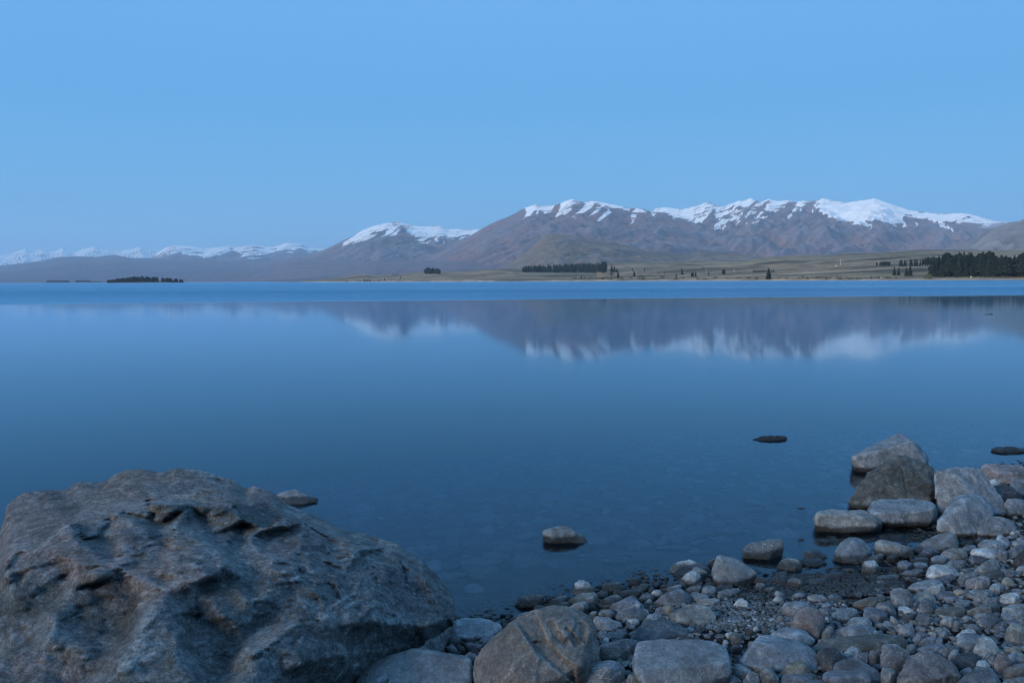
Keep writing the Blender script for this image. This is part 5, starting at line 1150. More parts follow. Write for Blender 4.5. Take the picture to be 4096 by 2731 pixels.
stone('D', [(480, 1520), (520, 1430), (650, 1405), (1000, 1410), (1075, 1450), (1060, 1520), (850, 1560), (480, 1580)], 'a', 's', 'long slate block under the yellowish brown stone', facet=.3)
stone('D', [(770, 1570), (900, 1510), (1050, 1505), (1200, 1530), (1270, 1580), (1000, 1640)], 's', 's', 'rounded blue grey stone cut by the bottom edge below the slate block')
stone('D', [(1125, 1480), (1160, 1400), (1300, 1360), (1590, 1330), (1760, 1400), (1890, 1430), (1905, 1550), (1700, 1600), (1350, 1600), (1140, 1560)], 'a', 's', 'square cut slate stone with white seams at the bottom edge', inner=[(1140, 1480, .7), (1350, 1480, .85), (1890, 1450, .7), (1350, 1590, 1), (1890, 1560, .9), (1700, 1470, .8)], facet=.4, vein=1.0)
stone('D', [(1300, 1330), (1340, 1240), (1450, 1185), (1700, 1190), (1850, 1270), (2000, 1360), (2085, 1510), (1950, 1560), (1880, 1430), (1600, 1350)], 'a', 's', 'sloping blue grey stone behind the square cut slate', facet=.3)
stone('D', [(1040, 1130), (1090, 1040), (1200, 1000), (1350, 1020), (1440, 1090), (1455, 1170), (1370, 1240), (1250, 1340), (1120, 1350), (1070, 1250)], 'a', 'd', 'nearly black rounded stone beside the chipped sloping slab', vein=.2, facet=.3)
stone('D', [(1450, 1115), (1500, 1050), (1590, 990), (1680, 1000), (1752, 1070), (1740, 1105), (1600, 1150), (1480, 1150)], 'a', 'w', 'whitish stone with a rust red end right of the nearly black one', vein=.8)
stone('D', [(1390, 1045), (1440, 985), (1500, 970), (1552, 1010), (1480, 1065), (1420, 1085)], 's', 's')
stone('D', [(1600, 1170), (1750, 1100), (1840, 1060), (1895, 1150), (1880, 1250), (1800, 1220)], 'a', 's')
stone('D', [(1860, 1070), (1930, 1035), (2042, 1100), (2030, 1190), (1920, 1270), (1880, 1190)], 'a', 's', 'dark faceted stone left of the notched upright stone')
stone('D', [(1330, 745), (1400, 690), (1600, 690), (1700, 645), (1840, 650), (1950, 720), (2065, 785), (1900, 830), (1700, 870), (1500, 850), (1380, 790)], 'a', 'b', 'broad scalloped grey stone above the long humped rock', facet=1.1, vein=.8)
stone('D', [(1510, 620), (1600, 540), (1720, 520), (1860, 540), (1925, 630), (1910, 700), (1750, 670), (1600, 675)], 's', 'g', 'hooded dark grey stone above the scalloped one')
stone('D', [(1280, 490), (1400, 410), (1550, 380), (1650, 390), (1692, 440), (1620, 505), (1500, 575), (1400, 565), (1290, 540)], 'a', 'b', 'bluish leaf shaped stone right of the pinkish pointed one', facet=.4)
stone('D', [(1110, 800), (1140, 740), (1190, 670), (1260, 640), (1325, 680), (1300, 765), (1220, 860), (1120, 870)], 's', 'g', 'grey banded stone touching the pinkish pointed one')
stone('D', [(1250, 815), (1290, 770), (1400, 790), (1510, 865), (1280, 868)], 's', 's')
stone('D', [(1090, 415), (1210, 370), (1252, 505), (1180, 508)], 'a', 's')
stone('D', [(1170, 525), (1210, 490), (1258, 530), (1240, 595), (1180, 615)], 's', 's', vein=1)
stone('D', [(1100, 385), (1160, 315), (1240, 305), (1282, 340), (1230, 375)], 's', 'b')
stone('D', [(890, 205), (1030, 175), (1150, 190), (1235, 260), (1180, 295), (1000, 275)], 's', 't', 'low tan stone in the gravel behind the white patched stone')
stone('D', [(630, 215), (720, 140), (820, 135), (892, 190), (840, 245), (700, 245)], 's', 's')
stone('D', [(340, 285), (420, 195), (528, 240), (480, 285), (360, 303)], 'a', 'w', 'small pale blue wedge lying on the fine gravel')
stone('D', [(375, 175), (400, 105), (470, 130), (582, 210), (500, 225)], 'a', 'g')
stone('D', [(1200, 215), (1310, 160), (1400, 190), (1452, 240), (1300, 265)], 'a', 's')
stone('D', [(1610, 335), (1700, 260), (1830, 230), (2100, 200), (2132, 260), (1900, 335), (1750, 375), (1640, 375)], 'a', 'o', 'long cracked brown grey stone left of the tall white patched stone', vein=.3)
stone('D', [(180, 720), (210, 690), (300, 720), (335, 775), (250, 795), (185, 760)], 's', 'o')
stone('D', [(35, 720), (70, 665), (130, 670), (150, 730), (90, 760)], 's', 'g')
stone('D', [(410, 590), (440, 520), (500, 510), (540, 570), (480, 610)], 's', 'y')
stone('D', [(285, 580), (340, 540), (400, 560), (390, 605), (310, 608)], 's', 'b')
stone('C', [(115, 1300), (150, 1080), (190, 940), (260, 910), (560, 905), (850, 880), (1250, 880), (1430, 920), (1580, 990), (1640, 1180), (1668, 1350), (1672, 1430), (1450, 1560), (1100, 1640), (500, 1640), (300, 1560), (150, 1410)], 'a', 'b', 'large flat topped grey block at the bottom, centre right', inner=[(140, 1370, .8), (350, 1535, .93), (700, 1480, .92), (1140, 1420, .88), (1500, 1245, .7), (1640, 1200, .55), (300, 1600, 1.0), (700, 1645, 1.0), (1150, 1610, .98), (1660, 1420, .75)], facet=.16, rough=.35, vein=.35, deep=.42, name='shore_boulder', cat='boulder', level=5)
stone('C', [(50, 860), (200, 700), (330, 580), (560, 565), (720, 590), (880, 660), (975, 760), (985, 840), (900, 885), (500, 915), (120, 900)], 'r', 's', 'rugged slate rock behind the large flat topped block', inner=[(330, 640, .1), (600, 650, .2), (300, 820, .6), (700, 800, .6), (500, 910, .95), (900, 800, .5)], facet=1.3, vein=.5)
stone('C', [(680, 490), (760, 440), (920, 370), (1020, 325), (1180, 330), (1300, 360), (1390, 430), (1435, 540), (1405, 615), (1340, 640), (1200, 610), (1050, 580), (900, 545), (800, 580), (700, 540)], 's', 't', 'large tan water worn stone at the edge of the fine gravel', rough=1.0, vein=.15)
stone('C', [(575, 375), (620, 325), (700, 315), (760, 360), (792, 420), (720, 470), (650, 495), (590, 430)], 's', 'y', 'round yellowish cobble left of the large tan stone', rough=.25, vein=0)
stone('C', [(435, 320), (600, 200), (760, 110), (870, 75), (930, 120), (1030, 210), (1048, 285), (980, 328), (800, 352), (600, 360), (450, 348)], 'a', 's', 'dark grey triangular stone behind the round yellowish cobble', facet=.5)
stone('C', [(880, 370), (890, 320), (930, 298), (980, 340), (950, 380)], 's', 'b')
stone('C', [(775, 410), (790, 355), (850, 340), (872, 380), (820, 425)], 's', 'g')
stone('C', [(1640, 890), (1660, 810), (1750, 770), (1850, 765), (1872, 830), (1800, 880), (1700, 930)], 's', 'o', 'dark brown oval cobble above the large flat topped block')
stone('C', [(1560, 800), (1610, 770), (1685, 760), (1660, 820), (1590, 840)], 'a', 'w')
stone('C', [(975, 850), (985, 785), (1060, 785), (1085, 850), (1020, 870)], 'a', 'g')
stone('C', [(1130, 700), (1180, 665), (1260, 680), (1250, 740), (1180, 760)], 'a', 'd')
stone('C', [(985, 700), (1030, 630), (1100, 640), (1115, 710), (1050, 730)], 'a', 's')
stone('C', [(800, 600), (860, 530), (960, 530), (1060, 580), (950, 650), (880, 640)], 'a', 's', 'dark curled stone under the large tan one', vein=.5)
stone('C', [(1440, 200), (1470, 160), (1520, 155), (1545, 200), (1490, 240)], 's', 't')
stone('C', [(1700, 340), (1760, 260), (1820, 228), (1900, 280), (1960, 330), (1850, 370)], 'a', 'w', 'pale peaked stone standing in the fine gravel', facet=.8)
stone('C', [(1680, 1420), (1690, 1310), (1750, 1245), (1850, 1260), (2020, 1370), (1900, 1490), (1800, 1500)], 's', 'g', 'smooth rounded stone right of the large flat topped block', rough=.25)
stone('C', [(1880, 1480), (1930, 1380), (2020, 1370), (2100, 1420), (2125, 1540), (2000, 1600), (1900, 1540)], 's', 'g', 'ball shaped grey stone at the bottom edge right of the flat block', rough=.25)
stone('C', [(1430, 1480), (1560, 1430), (1720, 1440), (1820, 1520), (1800, 1570), (1540, 1560), (1450, 1520)], 'a', 's', 'dished purple grey stone lying against the flat block', facet=.5)
stone('C', [(1830, 1600), (1850, 1510), (1920, 1460), (2000, 1500), (2045, 1560), (2030, 1610)], 'a', 'b')
stone('C', [(20, 1570), (40, 1420), (110, 1420), (240, 1520), (250, 1600), (60, 1620)], 'a', 's', 'dark angular stone left of the flat block at the bottom')
stone('C', [(95, 1420), (120, 1385), (180, 1400), (205, 1470), (150, 1485)], 's', 'g')
# ------------------------------------------------------------------ bottom centre
def ribs(V):
    """hollows and rims on the ribbed boulder"""
    u, v = project(V); u = (u - REG['M'][0]) * REG['M'][2]; v = (v - REG['M'][1]) * REG['M'][2]
    q = np.stack([u / 60, v / 60, u * 0], 1); uu = u + 8 * fbm(q, 3, 301); vv = v + 8 * fbm(q + 30, 3, 303)
    off = np.zeros(len(V))
    for poly, am, w in (([(700, 930), (830, 1130), (960, 1110), (900, 960), (860, 880)], -.045, 12), ([(840, 1110), (960, 1110), (1170, 1310), (1180, 1433), (1000, 1300), (870, 1180)], -.05, 9), ([(1010, 960), (1060, 920), (1150, 905), (1180, 960), (1140, 1060), (1080, 1110)], .03, 10),
                        ([(1090, 1000), (1110, 990), (1230, 1120), (1180, 1150)], -.03, 8), ([(940, 960), (1000, 940), (1130, 1130), (1090, 1150), (1000, 1060)], -.02, 8), ([(1200, 950), (1250, 960), (1260, 1120), (1215, 1090)], -.03, 10), ([(850, 1160), (900, 1240), (880, 1330), (870, 1433), (600, 1433), (700, 1250)], .02, 10)):
        off += am * sstep(-w, w, poly_sd(uu, vv, poly))
    view = V - np.array([0, 0, CAM_H]); view /= np.linalg.norm(view, axis=1)[:, None]
    fr = sstep(V[:, 1].max(), V[:, 1].mean() + .05, V[:, 1])
    return V - view * (off * .55 * fr)[:, None]
stone('M', [(375, 1320), (400, 1230), (500, 1100), (600, 1010), (720, 920), (850, 870), (960, 840), (1060, 832), (1200, 850), (1290, 900), (1335, 960), (1355, 1050), (1368, 1235), (1270, 1270), (1225, 1330), (1200, 1460), (900, 1500), (450, 1500), (380, 1420)], 'a', 'g', 'ribbed brownish grey boulder at the bottom, centre', inner=[(720, 960, .25), (860, 1140, .6), (960, 1110, .45), (1160, 1310, .8), (850, 1490, 1.05), (600, 1300, .75), (1080, 900, .0), (1220, 1290, .75), (1300, 1000, .1), (450, 1480, .8)], facet=.3, rough=.6, vein=.1, name='shore_boulder', cat='boulder', level=6, post=ribs, deep=.42).color = (.21, .19, .17, .1)
stone('B', [(1245, 1430), (1290, 1320), (1420, 1240), (1600, 1210), (1800, 1210), (1920, 1270), (1985, 1380), (1970, 1510), (1900, 1610), (1300, 1610), (1245, 1520)], 's', 'b', 'smooth dark egg shaped stone with a white patch below the ribbed boulder', rough=.3, vein=.9, level=5)
stone('B', [(1560, 965), (1800, 930), (1960, 870), (2040, 870), (2100, 960), (2060, 1080), (1850, 1150), (1620, 1210), (1570, 1110)], 'a', 'p', 'brownish tilted block between the ribbed boulder and the flat block', inner=[(1570, 1000, .5), (1950, 900, .2), (2020, 1000, .6), (1850, 1140, .9), (1620, 1200, .8)], facet=.25)
stone('B', [(1720, 360), (1850, 290), (2050, 200), (2100, 210), (2250, 340), (2275, 410), (2100, 450), (1950, 485), (1830, 480), (1780, 430)], 'a', 's', 'dark grey peaked stone left of the triangular one', facet=.7, vein=.7)
stone('B', [(1810, 540), (1850, 450), (1950, 440), (2200, 400), (2300, 400), (2342, 500), (2250, 570), (2150, 560), (2000, 570), (1880, 600)], 'r', 's', 'rough slate stone netted with white veins', vein=1)
stone('B', [(1900, 565), (1950, 500), (2100, 480), (2168, 520), (2150, 570), (2000, 600)], 's', 'w', 'pale cobble resting on a flat oval one')
stone('B', [(1990, 595), (2050, 550), (2150, 545), (2198, 590), (2130, 640), (2010, 640)], 's', 'w', 'flat pale oval cobble right of the big egg shaped stone')
stone('B', [(2020, 690), (2050, 640), (2130, 640), (2120, 680), (2060, 710)], 'a', 's')
stone('B', [(1450, 570), (1500, 510), (1600, 520), (1780, 570), (1900, 620), (1928, 675), (1850, 718), (1650, 748), (1520, 728)], 's', 'g', 'big smooth egg shaped stone right of the ribbed boulder', rough=.3)
stone('B', [(1520, 490), (1580, 410), (1720, 395), (1790, 430), (1815, 495), (1750, 550), (1600, 530)], 's', 'g', 'smooth grey cobble behind the big egg shaped stone', rough=.3)
stone('B', [(1390, 495), (1450, 430), (1520, 440), (1535, 495), (1430, 525)], 's', 'g')
stone('B', [(1540, 820), (1560, 740), (1680, 740), (1690, 800), (1600, 860)], 'a', 'b')
stone('B', [(1630, 840), (1700, 760), (1900, 750), (1990, 770), (1880, 840), (1750, 870)], 'a', 's')
stone('B', [(1600, 900), (1650, 845), (1700, 850), (1710, 890), (1640, 920)], 's', 'w')
stone('B', [(2000, 880), (2040, 870), (2150, 900), (2140, 960), (2050, 1060), (2020, 980)], 'a', 's')
stone('B', [(720, 365), (780, 280), (900, 210), (1040, 185), (1062, 220), (1000, 275), (850, 350)], 'a', 'b', 'long tilted pale flake at the water edge above the ribbed boulder', facet=.3)
stone('B', [(1050, 285), (1200, 190), (1290, 155), (1340, 180), (1500, 140), (1545, 230), (1548, 340), (1400, 355), (1350, 320), (1130, 345)], 'a', 't', 'tan grey twin stone at the water edge under the banded rock', facet=.5)
stone('B', [(1050, 395), (1200, 300), (1340, 280), (1382, 350), (1385, 440), (1330, 480), (1100, 420)], 'a', 'g', 'smooth sloping stone behind the top of the ribbed boulder', facet=.2)
stone('B', [(890, 370), (960, 290), (1050, 275), (1132, 340), (1060, 390), (950, 400)], 's', 's')
stone('B', [(1130, 150), (1160, 30), (1210, -40), (1290, -60), (1380, -20), (1420, 50), (1500, 80), (1512, 130), (1350, 160), (1200, 195), (1140, 175)], 'r', 'w', 'banded white and dark rock standing at the water edge, mid beach', strata=((.1, .1, .98), 5.0, .05), vein=.7, hold=0, base=(1230, 180))
stone('B', [(1590, 65), (1640, 0), (1750, -20), (1880, -20), (1958, 60), (1940, 105), (1750, 115), (1620, 105)], 's', 'g', 'round grey stone at the water edge right of the banded rock', vein=.4)
stone('B', [(1550, 285), (1700, 200), (1830, 180), (1925, 220), (1900, 275), (1720, 335), (1560, 338)], 'a', 's')
stone('B', [(1500, 190), (1540, 140), (1650, 130), (1700, 150), (1690, 200), (1560, 230)], 'a', 'g')
stone('B', [(1755, 150), (1790, 110), (1870, 100), (1890, 140), (1810, 175)], 's', 's')
stone('B', [(1850, 165), (1950, 110), (2200, 80), (2262, 110), (2210, 200), (2070, 195), (1900, 190)], 'a', 'd', 'dark tilted slab at the water edge right of the round grey stone', facet=.25)
stone('B', [(1990, 220), (2060, 185), (2130, 190), (2165, 225), (2100, 250)], 's', 'b')
stone('B', [(1380, 400), (1390, 345), (1480, 340), (1512, 375), (1460, 410)], 's', 'g')
stone('B', [(1600, 370), (1620, 335), (1700, 335), (1728, 375), (1670, 395)], 's', 't')
stone('B', [(230, 345), (290, 260), (340, 210), (450, 205), (500, 200), (570, 165), (640, 190), (692, 210), (650, 280), (560, 345), (400, 375), (260, 380)], 'r', 'o', 'dark wet lumpy rock in the shallows left of the tilted flake', hold=0, base=(400, 372), vein=0)
stone('B', [(690, 280), (740, 215), (820, 205), (840, 240), (760, 300)], 's', 'd', hold=0, base=(750, 295))
stone('B', [(530, 425), (550, 350), (722, 345), (700, 400), (620, 430)], 'a', 'b')
stone('B', [(120, 600), (250, 510), (400, 450), (490, 440), (400, 510), (250, 575), (140, 618)], 'a', 'b', 'thin pale flake lying behind the left shoulder of the ribbed boulder')
stone('B', [(0, 640), (20, 570), (60, 552), (105, 600), (90, 650)], 's', 'b')
stone('A', [(40, 1640), (200, 1400), (350, 1230), (520, 1200), (830, 1110), (980, 1015), (1100, 1020), (1400, 1100), (1700, 1150), (1870, 1160), (1910, 1260), (1935, 1640)], 'a', 'g', 'angular greenish grey slab wedged between the huge and the ribbed boulder', inner=[(300, 1420, .55), (830, 1120, .15), (980, 1040, .1), (300, 1630, 1.0), (1000, 1400, .65), (1200, 1640, 1.0), (1880, 1630, .9), (1890, 1200, .3)], facet=.5, vein=.4, name='shore_boulder', cat='boulder', level=5)
stone('A', [(300, 1250), (330, 1140), (430, 1050), (540, 1000), (568, 1040), (540, 1160), (480, 1215)], 's', 'g', 'small upright stone caught under the huge boulder')
stone('A', [(510, 1215), (620, 1065), (850, 1055), (920, 1085), (750, 1190)], 'a', 's')
stone('A', [(1480, 760), (1650, 680), (1690, 560), (1900, 545), (2080, 540), (2170, 590), (2352, 630), (2390, 700), (2352, 810), (2000, 890), (1850, 880), (1720, 850)], 'a', 'b', 'pale elongated boulder at the water edge right of the huge one', facet=.5, vein=.1)
stone('A', [(1440, 880), (1500, 790), (1640, 770), (1755, 890), (1740, 970), (1540, 975)], 'a', 's')
stone('A', [(1740, 860), (1850, 850), (1990, 890), (2010, 935), (1800, 930)], 'a', 's')
stone('A', [(1760, 935), (1900, 920), (2125, 970), (1990, 1010), (1830, 1040)], 'a', 's')
stone('A', [(2010, 905), (2100, 840), (2340, 810), (2380, 870), (2150, 970), (2030, 950)], 'a', 's', 'slate flake behind the left shoulder of the ribbed boulder')
stone('A', [(1780, 1120), (1880, 1065), (1960, 1090), (2018, 1150), (1950, 1280), (1880, 1220)], 's', 's')
stone('A', [(1240, 1050), (1280, 985), (1340, 1000), (1420, 1090), (1300, 1090)], 'a', 'd')
stone('A', [(1540, 1090), (1560, 940), (1600, 940), (1720, 1110), (1640, 1130)], 'a', 's')
stone('A', [(1650, 1000), (1700, 960), (1790, 1000), (1820, 1080), (1720, 1100)], 'a', 'd')
stone('A', [(30, 1320), (60, 1150), (200, 1100), (275, 1150), (275, 1270), (200, 1350), (60, 1340)], 's', 'g')
stone('A', [(2040, 1580), (2130, 1470), (2240, 1455), (2345, 1510), (2370, 1600), (2100, 1620)], 's', 'g', 'small round stone at the bottom edge in front of the ribbed boulder')
# ------------------------------------------------------------------ upper beach, middle
stone('F', [(1350, 705), (1400, 600), (1430, 490), (1490, 460), (1620, 500), (1800, 550), (1950, 650), (2065, 745), (1990, 850), (1920, 885), (1700, 930), (1480, 920), (1380, 890), (1370, 805)], 'a', 'g', 'large angular grey rock with white veins at the water edge', inner=[(1440, 500, -.1), (1600, 600, .35), (1780, 730, .55), (1700, 920, .95), (1400, 860, .7), (1480, 915, .9), (1930, 860, .5)], vein=.8, facet=.4, name='shore_boulder', cat='boulder', level=5)
stone('F', [(705, 730), (715, 650), (760, 600), (900, 560), (1020, 525), (1130, 580), (1000, 660), (850, 710), (740, 755)], 'a', 'w', 'pale rounded stone with a wet foot behind the dark tilted slab', hold=0, base=(740, 745))
stone('F', [(735, 755), (880, 670), (1100, 590), (1230, 590), (1330, 680), (1345, 760), (1000, 795), (900, 785)], 'a', 's', 'dark striped slab left of the large angular grey rock', strata=((-.4, 0, .9), 10.0, .02), hold=0, base=(900, 778))
stone('F', [(865, 870), (920, 790), (1010, 720), (1110, 705), (1170, 740), (1205, 835), (1150, 890), (1000, 940), (960, 940), (880, 890)], 's', 'w', 'pale smooth boulder left of the large angular grey rock', rough=.5)
stone('F', [(1040, 710), (1090, 645), (1160, 660), (1290, 740), (1372, 815), (1250, 850), (1190, 800)], 'a', 'g', 'grey wedge between the pale smooth boulder and the angular rock')
stone('F', [(1290, 610), (1330, 550), (1400, 500), (1430, 520), (1390, 640), (1330, 670)], 'a', 'p', 'reddish brown stone peeping out behind the angular rock', hold=0, base=(1330, 660))
stone('F', [(1245, 860), (1280, 820), (1370, 820), (1372, 870), (1290, 890)], 's', 'w')
stone('F', [(1925, 810), (1960, 755), (2080, 790), (2295, 850), (2305, 895), (2050, 890), (1930, 890)], 'a', 't', 'long plank like stone right of the large angular rock', facet=.2)
stone('F', [(930, 1020), (1050, 960), (1190, 930), (1222, 980), (1150, 1045), (970, 1065)], 's', 's', 'long dark cobble under the pale smooth boulder')
stone('F', [(820, 930), (870, 890), (960, 920), (960, 970), (880, 980)], 's', 'b')
stone('F', [(580, 1010), (700, 960), (880, 925), (890, 960), (720, 1010), (610, 1040)], 'a', 'w', 'thin pale strip of stone at the water edge')
stone('F', [(1090, 940), (1130, 890), (1210, 870), (1235, 900), (1150, 955)], 's', 'g')
stone('F', [(1195, 1040), (1240, 950), (1350, 925), (1435, 980), (1435, 1050), (1350, 1090), (1220, 1080)], 'a', 'b', 'chunky bluish cobble below the large angular rock', vein=.8)
stone('F', [(1210, 930), (1290, 885), (1400, 880), (1475, 905), (1400, 945)], 's', 's')
stone('F', [(1410, 970), (1500, 920), (1680, 920), (1705, 970), (1560, 1000)], 's', 'b')
stone('F', [(1440, 1050), (1600, 1000), (1780, 975), (1805, 1030), (1700, 1090), (1560, 1110)], 'a', 's')
stone('F', [(1010, 1090), (1060, 1040), (1200, 1060), (1300, 1090), (1315, 1140), (1100, 1190), (1040, 1170)], 'a', 'g')
stone('F', [(1110, 1215), (1150, 1170), (1350, 1140), (1495, 1160), (1450, 1220), (1280, 1258), (1130, 1248)], 's', 't', 'long tan cobble behind the large tan stone')
stone('F', [(400, 1065), (470, 1010), (560, 1000), (585, 1070), (540, 1118), (440, 1108)], 'a', 'w', vein=.9)
stone('F', [(210, 1140), (300, 1070), (370, 1060), (440, 1110), (465, 1165), (380, 1180), (240, 1188)], 'a', 'g')
stone('F', [(40, 920), (90, 830), (150, 815), (240, 840), (282, 895), (180, 930), (60, 958)], 'a', 'd', 'dark wet stone at the water edge right of the round grey stone', hold=0, base=(70, 950))
stone('F', [(190, 980), (250, 915), (340, 910), (378, 950), (330, 1018), (250, 1000)], 'a', 'g')
stone('F', [(280, 1230), (380, 1140), (432, 1170), (430, 1215), (320, 1258)], 's', 't')
stone('F', [(450, 1385), (470, 1330), (540, 1270), (600, 1270), (635, 1375), (560, 1400)], 'a', 's', 'blue grey cobble touching the round yellowish one')
stone('F', [(310, 1480), (370, 1400), (470, 1370), (570, 1390), (580, 1460), (420, 1490)], 'a', 'b', 'pale blue lumpy stone above the rugged slate rock')
stone('F', [(540, 960), (580, 925), (640, 935), (640, 960), (570, 970)], 's', 'b', hold=.01, base=(590, 965))
stone('F', [(610, 915), (680, 905), (780, 925), (720, 950), (640, 940)], 's', 'g', hold=.01, base=(680, 945))
stone('G', [(330, 850), (370, 790), (540, 770), (582, 820), (560, 860), (380, 898)], 's', 'b', 'rounded grey cobble right of the plank like stone')
stone('G', [(360, 770), (430, 730), (560, 715), (600, 750), (590, 790), (420, 800)], 'a', 's')
stone('G', [(570, 910), (600, 840), (680, 815), (760, 850), (855, 935), (800, 970), (680, 975)], 'a', 't', 'tan arched stone at the upper edge of the gravel')
stone('G', [(400, 890), (500, 860), (600, 840), (570, 900), (450, 920)], 'a', 's')
stone('G', [(870, 880), (1000, 830), (1180, 830), (1212, 885), (1120, 918), (960, 918)], 'a', 'w', 'whitish flaky stone at the upper edge of the gravel', vein=.5)
stone('G', [(1080, 805), (1350, 750), (1450, 715), (1495, 775), (1400, 810), (1250, 838)], 'a', 's', 'long grey stone at the upper edge of the gravel below the pool')
stone('G', [(760, 830), (810, 795), (890, 800), (880, 840), (800, 860)], 's', 's')
stone('G', [(1960, 830), (2050, 780), (2300, 760), (2352, 790), (2300, 840), (2080, 850)], 'a', 'w', 'flat pale stone bordering the gravel left of the big pale one')
stone('G', [(1975, 885), (2040, 855), (2115, 880), (2090, 928), (2000, 922)], 's', 'w', 'small pale disc lying on the fine gravel')
stone('G', [(60, 1000), (100, 910), (200, 890), (255, 940), (200, 1000), (100, 1020)], 'a', 'g')
stone('G', [(180, 1040), (250, 970), (380, 955), (412, 990), (300, 1040)], 'a', 't')
stone('G', [(1935, 1030), (1940, 985), (2050, 990), (2060, 1045), (1990, 1052)], 'a', 's')

# ------------------------------------------------------------------ stones not yet described are named by their neighbours
def short(l):
    w = l.split(); stop = {'lying', 'behind', 'at', 'in', 'on', 'under', 'below', 'above', 'left', 'right', 'beside', 'near', 'with', 'resting', 'standing', 'between', 'wedged', 'cut', 'touching', 'leaning', 'tucked', 'bordering', 'peeping', 'caught', 'beyond', 'barely', 'awash', 'half', 'sitting', 'farthest', 'netted', 'poking', 'crossed', 'streaked'}
    for k, t in enumerate(w):
        if k >= 2 and t in stop: return ' '.join(w[:k]).rstrip(',')
    return ' '.join(w[:7])
CW = dict(g='grey', b='bluish grey', d='dark', w='pale', t='tan', p='pinkish', y='yellowish brown', s='slate blue', o='greenish grey')
used = set(s_[3] for s_ in STONES if s_[3])
named = [s_ for s_ in STONES if s_[3]]
for ob, x, y, l, c_, w_, h_ in STONES:
    if l: continue
    shape = 'flat' if h_ < .42 * w_ else ('upright' if h_ > .85 * w_ else '')
    for _, nx, ny, nl, *_rest in sorted(named, key=lambda s_: (s_[1] - x) ** 2 + ((s_[2] - y) * 1.6) ** 2)[:12]:
        dx, dy = x - nx, (y - ny) * 1.6
        rel = ('just right of' if dx > 0 else 'just left of') if abs(dx) > abs(dy) else ('just below' if dy > 0 else 'just above')
        t = ' '.join(('small %s %s stone %s the %s' % (CW[c_], shape, rel, short(nl))).split())
        if t not in used and len(t.split()) <= 16: break
    used.add(t); ob['label'] = t

# ------------------------------------------------------------------ loose cobbles between them, one by one
rng = random.Random(5)
def pebble_variants(level, n, seed):
    out = []
    for k in range(n):
        I, F = ico(level); r0 = np.random.RandomState(seed + k)
        pts = r0.normal(size=(11 + k % 5, 3)); pts /= np.linalg.norm(pts, axis=1)[:, None]
        pts *= np.array([1.0, .78, .50 + .2 * r0.rand()])
        V, F = rock_shape(pts, np.zeros(3), level, 9.0 if k % 3 == 0 else 34.0, .35, .2 if k % 3 == 0 else .9, seed + k)
        out.append((V, F))
    return out
PV3 = pebble_variants(3, 12, 900)
cob_me = [mk_mesh('cobble', V, F) for V, F in PV3]
CX0, CX1 = -1.0, 6.4
def free(x, y, r, slack=0.75):
    for fx, fy, fr in FOOT:
        if (fx - x) ** 2 + (fy - y) ** 2 < ((fr + r) * slack) ** 2: return False
    return True
cols = ['g', 'b', 's', 's', 'd', 'g', 't', 'o', 'b', 'w']
n_c = 0; tries = 0
while n_c < 96 and tries < 9000:
    tries += 1
    px = rng.uniform(1750, 4090); py = rng.uniform(2180, 2725)
    P = ground_hit(px, py)
    if P[2] < 0.012: continue
    gravel = ((px - 2990) / 330) ** 2 + ((py - 2430) / 75) ** 2 < 1 or ((px - 3330) / 250) ** 2 + ((py - 2335) / 40) ** 2 < 1
    r_ = rng.uniform(.022, .055) * (0.6 if gravel else 1)
    if gravel and rng.random() < .7: continue
    if not free(P[0], P[1], r_, .8): continue
    FOOT.append((P[0], P[1], r_)); n_c += 1
    k_ = rng.randrange(12)
    o = link('cobble', cob_me[k_], M_ROCK, loc=(P[0], P[1], P[2] + r_ * .2))
    o.scale = (r_, r_, r_); o.rotation_euler = (rng.uniform(-.3, .3), rng.uniform(-.3, .3), rng.uniform(0, 6.3))
    c_ = PAL[rng.choice(cols)]; j = rng.uniform(.8, 1.2); o.color = (c_[0] * j, c_[1] * j, c_[2] * j, rng.choice((0, 0, .3, .8)))
    tag(o, 'small worn cobble filling the gaps between the bigger beach stones', 'cobble', 'small loose cobbles')

# ------------------------------------------------------------------ gravel: too many to count
def scatter(name, n, place, variants, mat, label_cat, boost=1.0):
    VV, FF, CC, base = [], [], [], 0
    r0 = np.random.RandomState(77)
    cl = [np.array(PAL[c]) * boost for c in (('g', 'b', 's', 's', 'd', 'g', 'b', 's', 'g', 't', 'b', 'w') if boost == 1 else ('g', 'b', 'w', 'g', 's', 't'))]
    for (x, y, z, s, fl) in place:
        V, F = variants[r0.randint(len(variants))]
        a, b, c = r0.uniform(0, 6.28), r0.uniform(-.35, .35), r0.uniform(-.35, .35)
        ca, sa = math.cos(a), math.sin(a)
        M = np.array([[ca, -sa, 0], [sa, ca, 0], [0, 0, 1]]) @ np.array([[1, 0, 0], [0, math.cos(b), -math.sin(b)], [0, math.sin(b), math.cos(b)]])
        W = (V * np.array([s, s, s * fl])) @ M.T + np.array([x, y, z])
        VV.append(W); FF.append(F + base); base += len(V)
        CC.append(np.tile(cl[r0.randint(len(cl))] * r0.uniform(.7, 1.15), (len(V), 1)))
    me = mk_mesh(name, np.concatenate(VV), np.concatenate(FF)); add_col(me, 'paint', np.concatenate(CC))
    return tag(link(name, me, mat), kind='stuff')

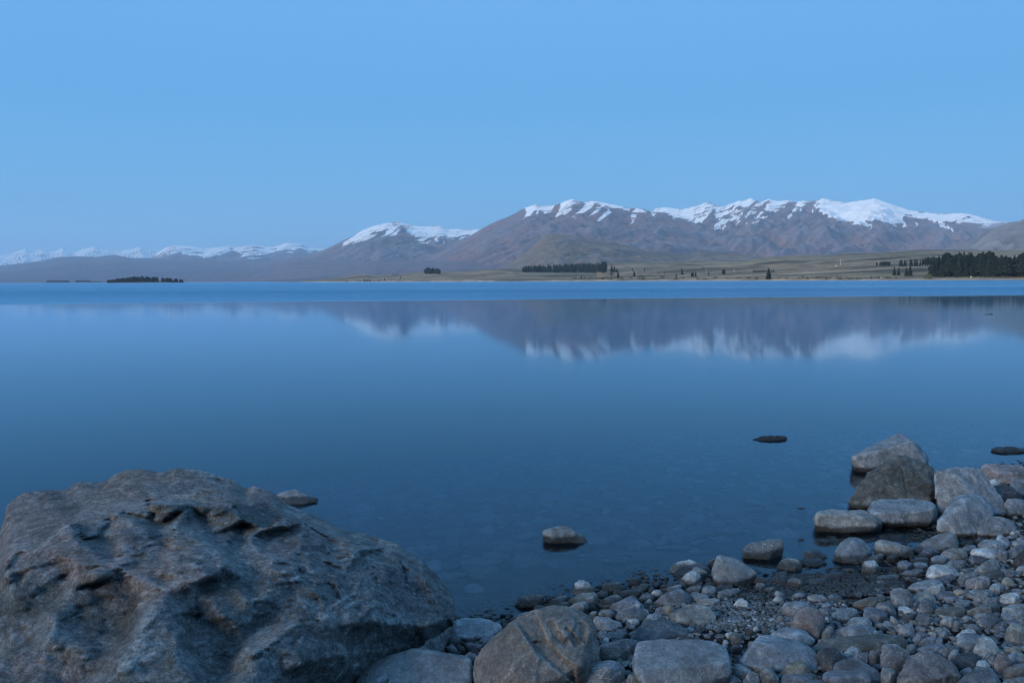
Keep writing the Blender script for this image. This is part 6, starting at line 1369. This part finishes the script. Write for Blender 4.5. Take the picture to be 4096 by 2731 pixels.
PV1 = pebble_variants(1, 8, 940); PV2 = pebble_variants(2, 8, 960)
nr = np.random.RandomState(12)
pl = []
N0 = 60000
px = nr.uniform(1700, 4300, N0); py = nr.uniform(2120, 2760, N0) 
X = nr.uniform(-1.2, 6.0, N0); Y = 2.4 + 7.2 * nr.rand(N0) ** 1.5
keep = (X / Y < .66) & (X / Y > -.14)
X, Y = X[keep], Y[keep]; Zg = ground_z(X, Y)
ok = Zg > -0.02
X, Y, Zg = X[ok][:9500], Y[ok][:9500], Zg[ok][:9500]
ipx, ipy = project(np.stack([X, Y, Zg], 1))
grav = (((ipx - 2990) / 420) ** 2 + ((ipy - 2440) / 90) ** 2 < 1) | (((ipx - 3330) / 300) ** 2 + ((ipy - 2340) / 50) ** 2 < 1)
sz = np.where(grav, nr.uniform(.007, .018, len(X)), nr.uniform(.010, .032, len(X)))
pl = [(x, y, z + s * .15, s, f) for x, y, z, s, f in zip(X, Y, Zg, sz, nr.uniform(.6, 1.1, len(X)))]
scatter('beach_gravel', len(pl), pl, PV1, M_PEB, 'gravel')
# extra fine gravel in the open patches
G1 = nr.uniform(-1, 1, (9000, 2)); 
pts_ = [(2990 + 400 * a, 2440 + 85 * b) for a, b in G1[:5200] if a * a + b * b < 1] + [(3330 + 290 * a, 2340 + 48 * b) for a, b in G1[5200:] if a * a + b * b < 1]
D_ = ray(*np.array(pts_).T); T_ = (0.1 - CAM_H) / D_[:, 2]
for _ in range(8):
    Q_ = D_ * T_[:, None]; z_ = ground_z(Q_[:, 0], Q_[:, 1]); T_ = (z_ - CAM_H) / D_[:, 2]
Q_ = D_ * T_[:, None]
pl = [(x, y, z + s * .25, s, f) for x, y, z, s, f in zip(Q_[:, 0], Q_[:, 1], z_, nr.uniform(.006, .017, len(z_)), nr.uniform(.6, 1.1, len(z_)))]
scatter('fine_gravel', len(pl), pl, PV1, M_PEB, 'gravel')
# stones on the lake bed
X = nr.uniform(-5.5, 6.5, 4200); Y = 2.6 + 10.5 * nr.rand(4200)
Zg = ground_z(X, Y); ok = (Zg < -0.01) & (np.abs(X / Y) < .68)
X, Y, Zg = X[ok], Y[ok], Zg[ok]
sz = np.exp(nr.normal(math.log(.085), .45, len(X))).clip(.03, .19)
pl = [(x, y, z - s * .05, s, f) for x, y, z, s, f in zip(X, Y, Zg, sz, nr.uniform(.35, .7, len(X))) if z + s * f * .5 < -.012]
scatter('lake_bed_stones', len(pl), pl, PV2, M_PEB, 'stone', 2.2)
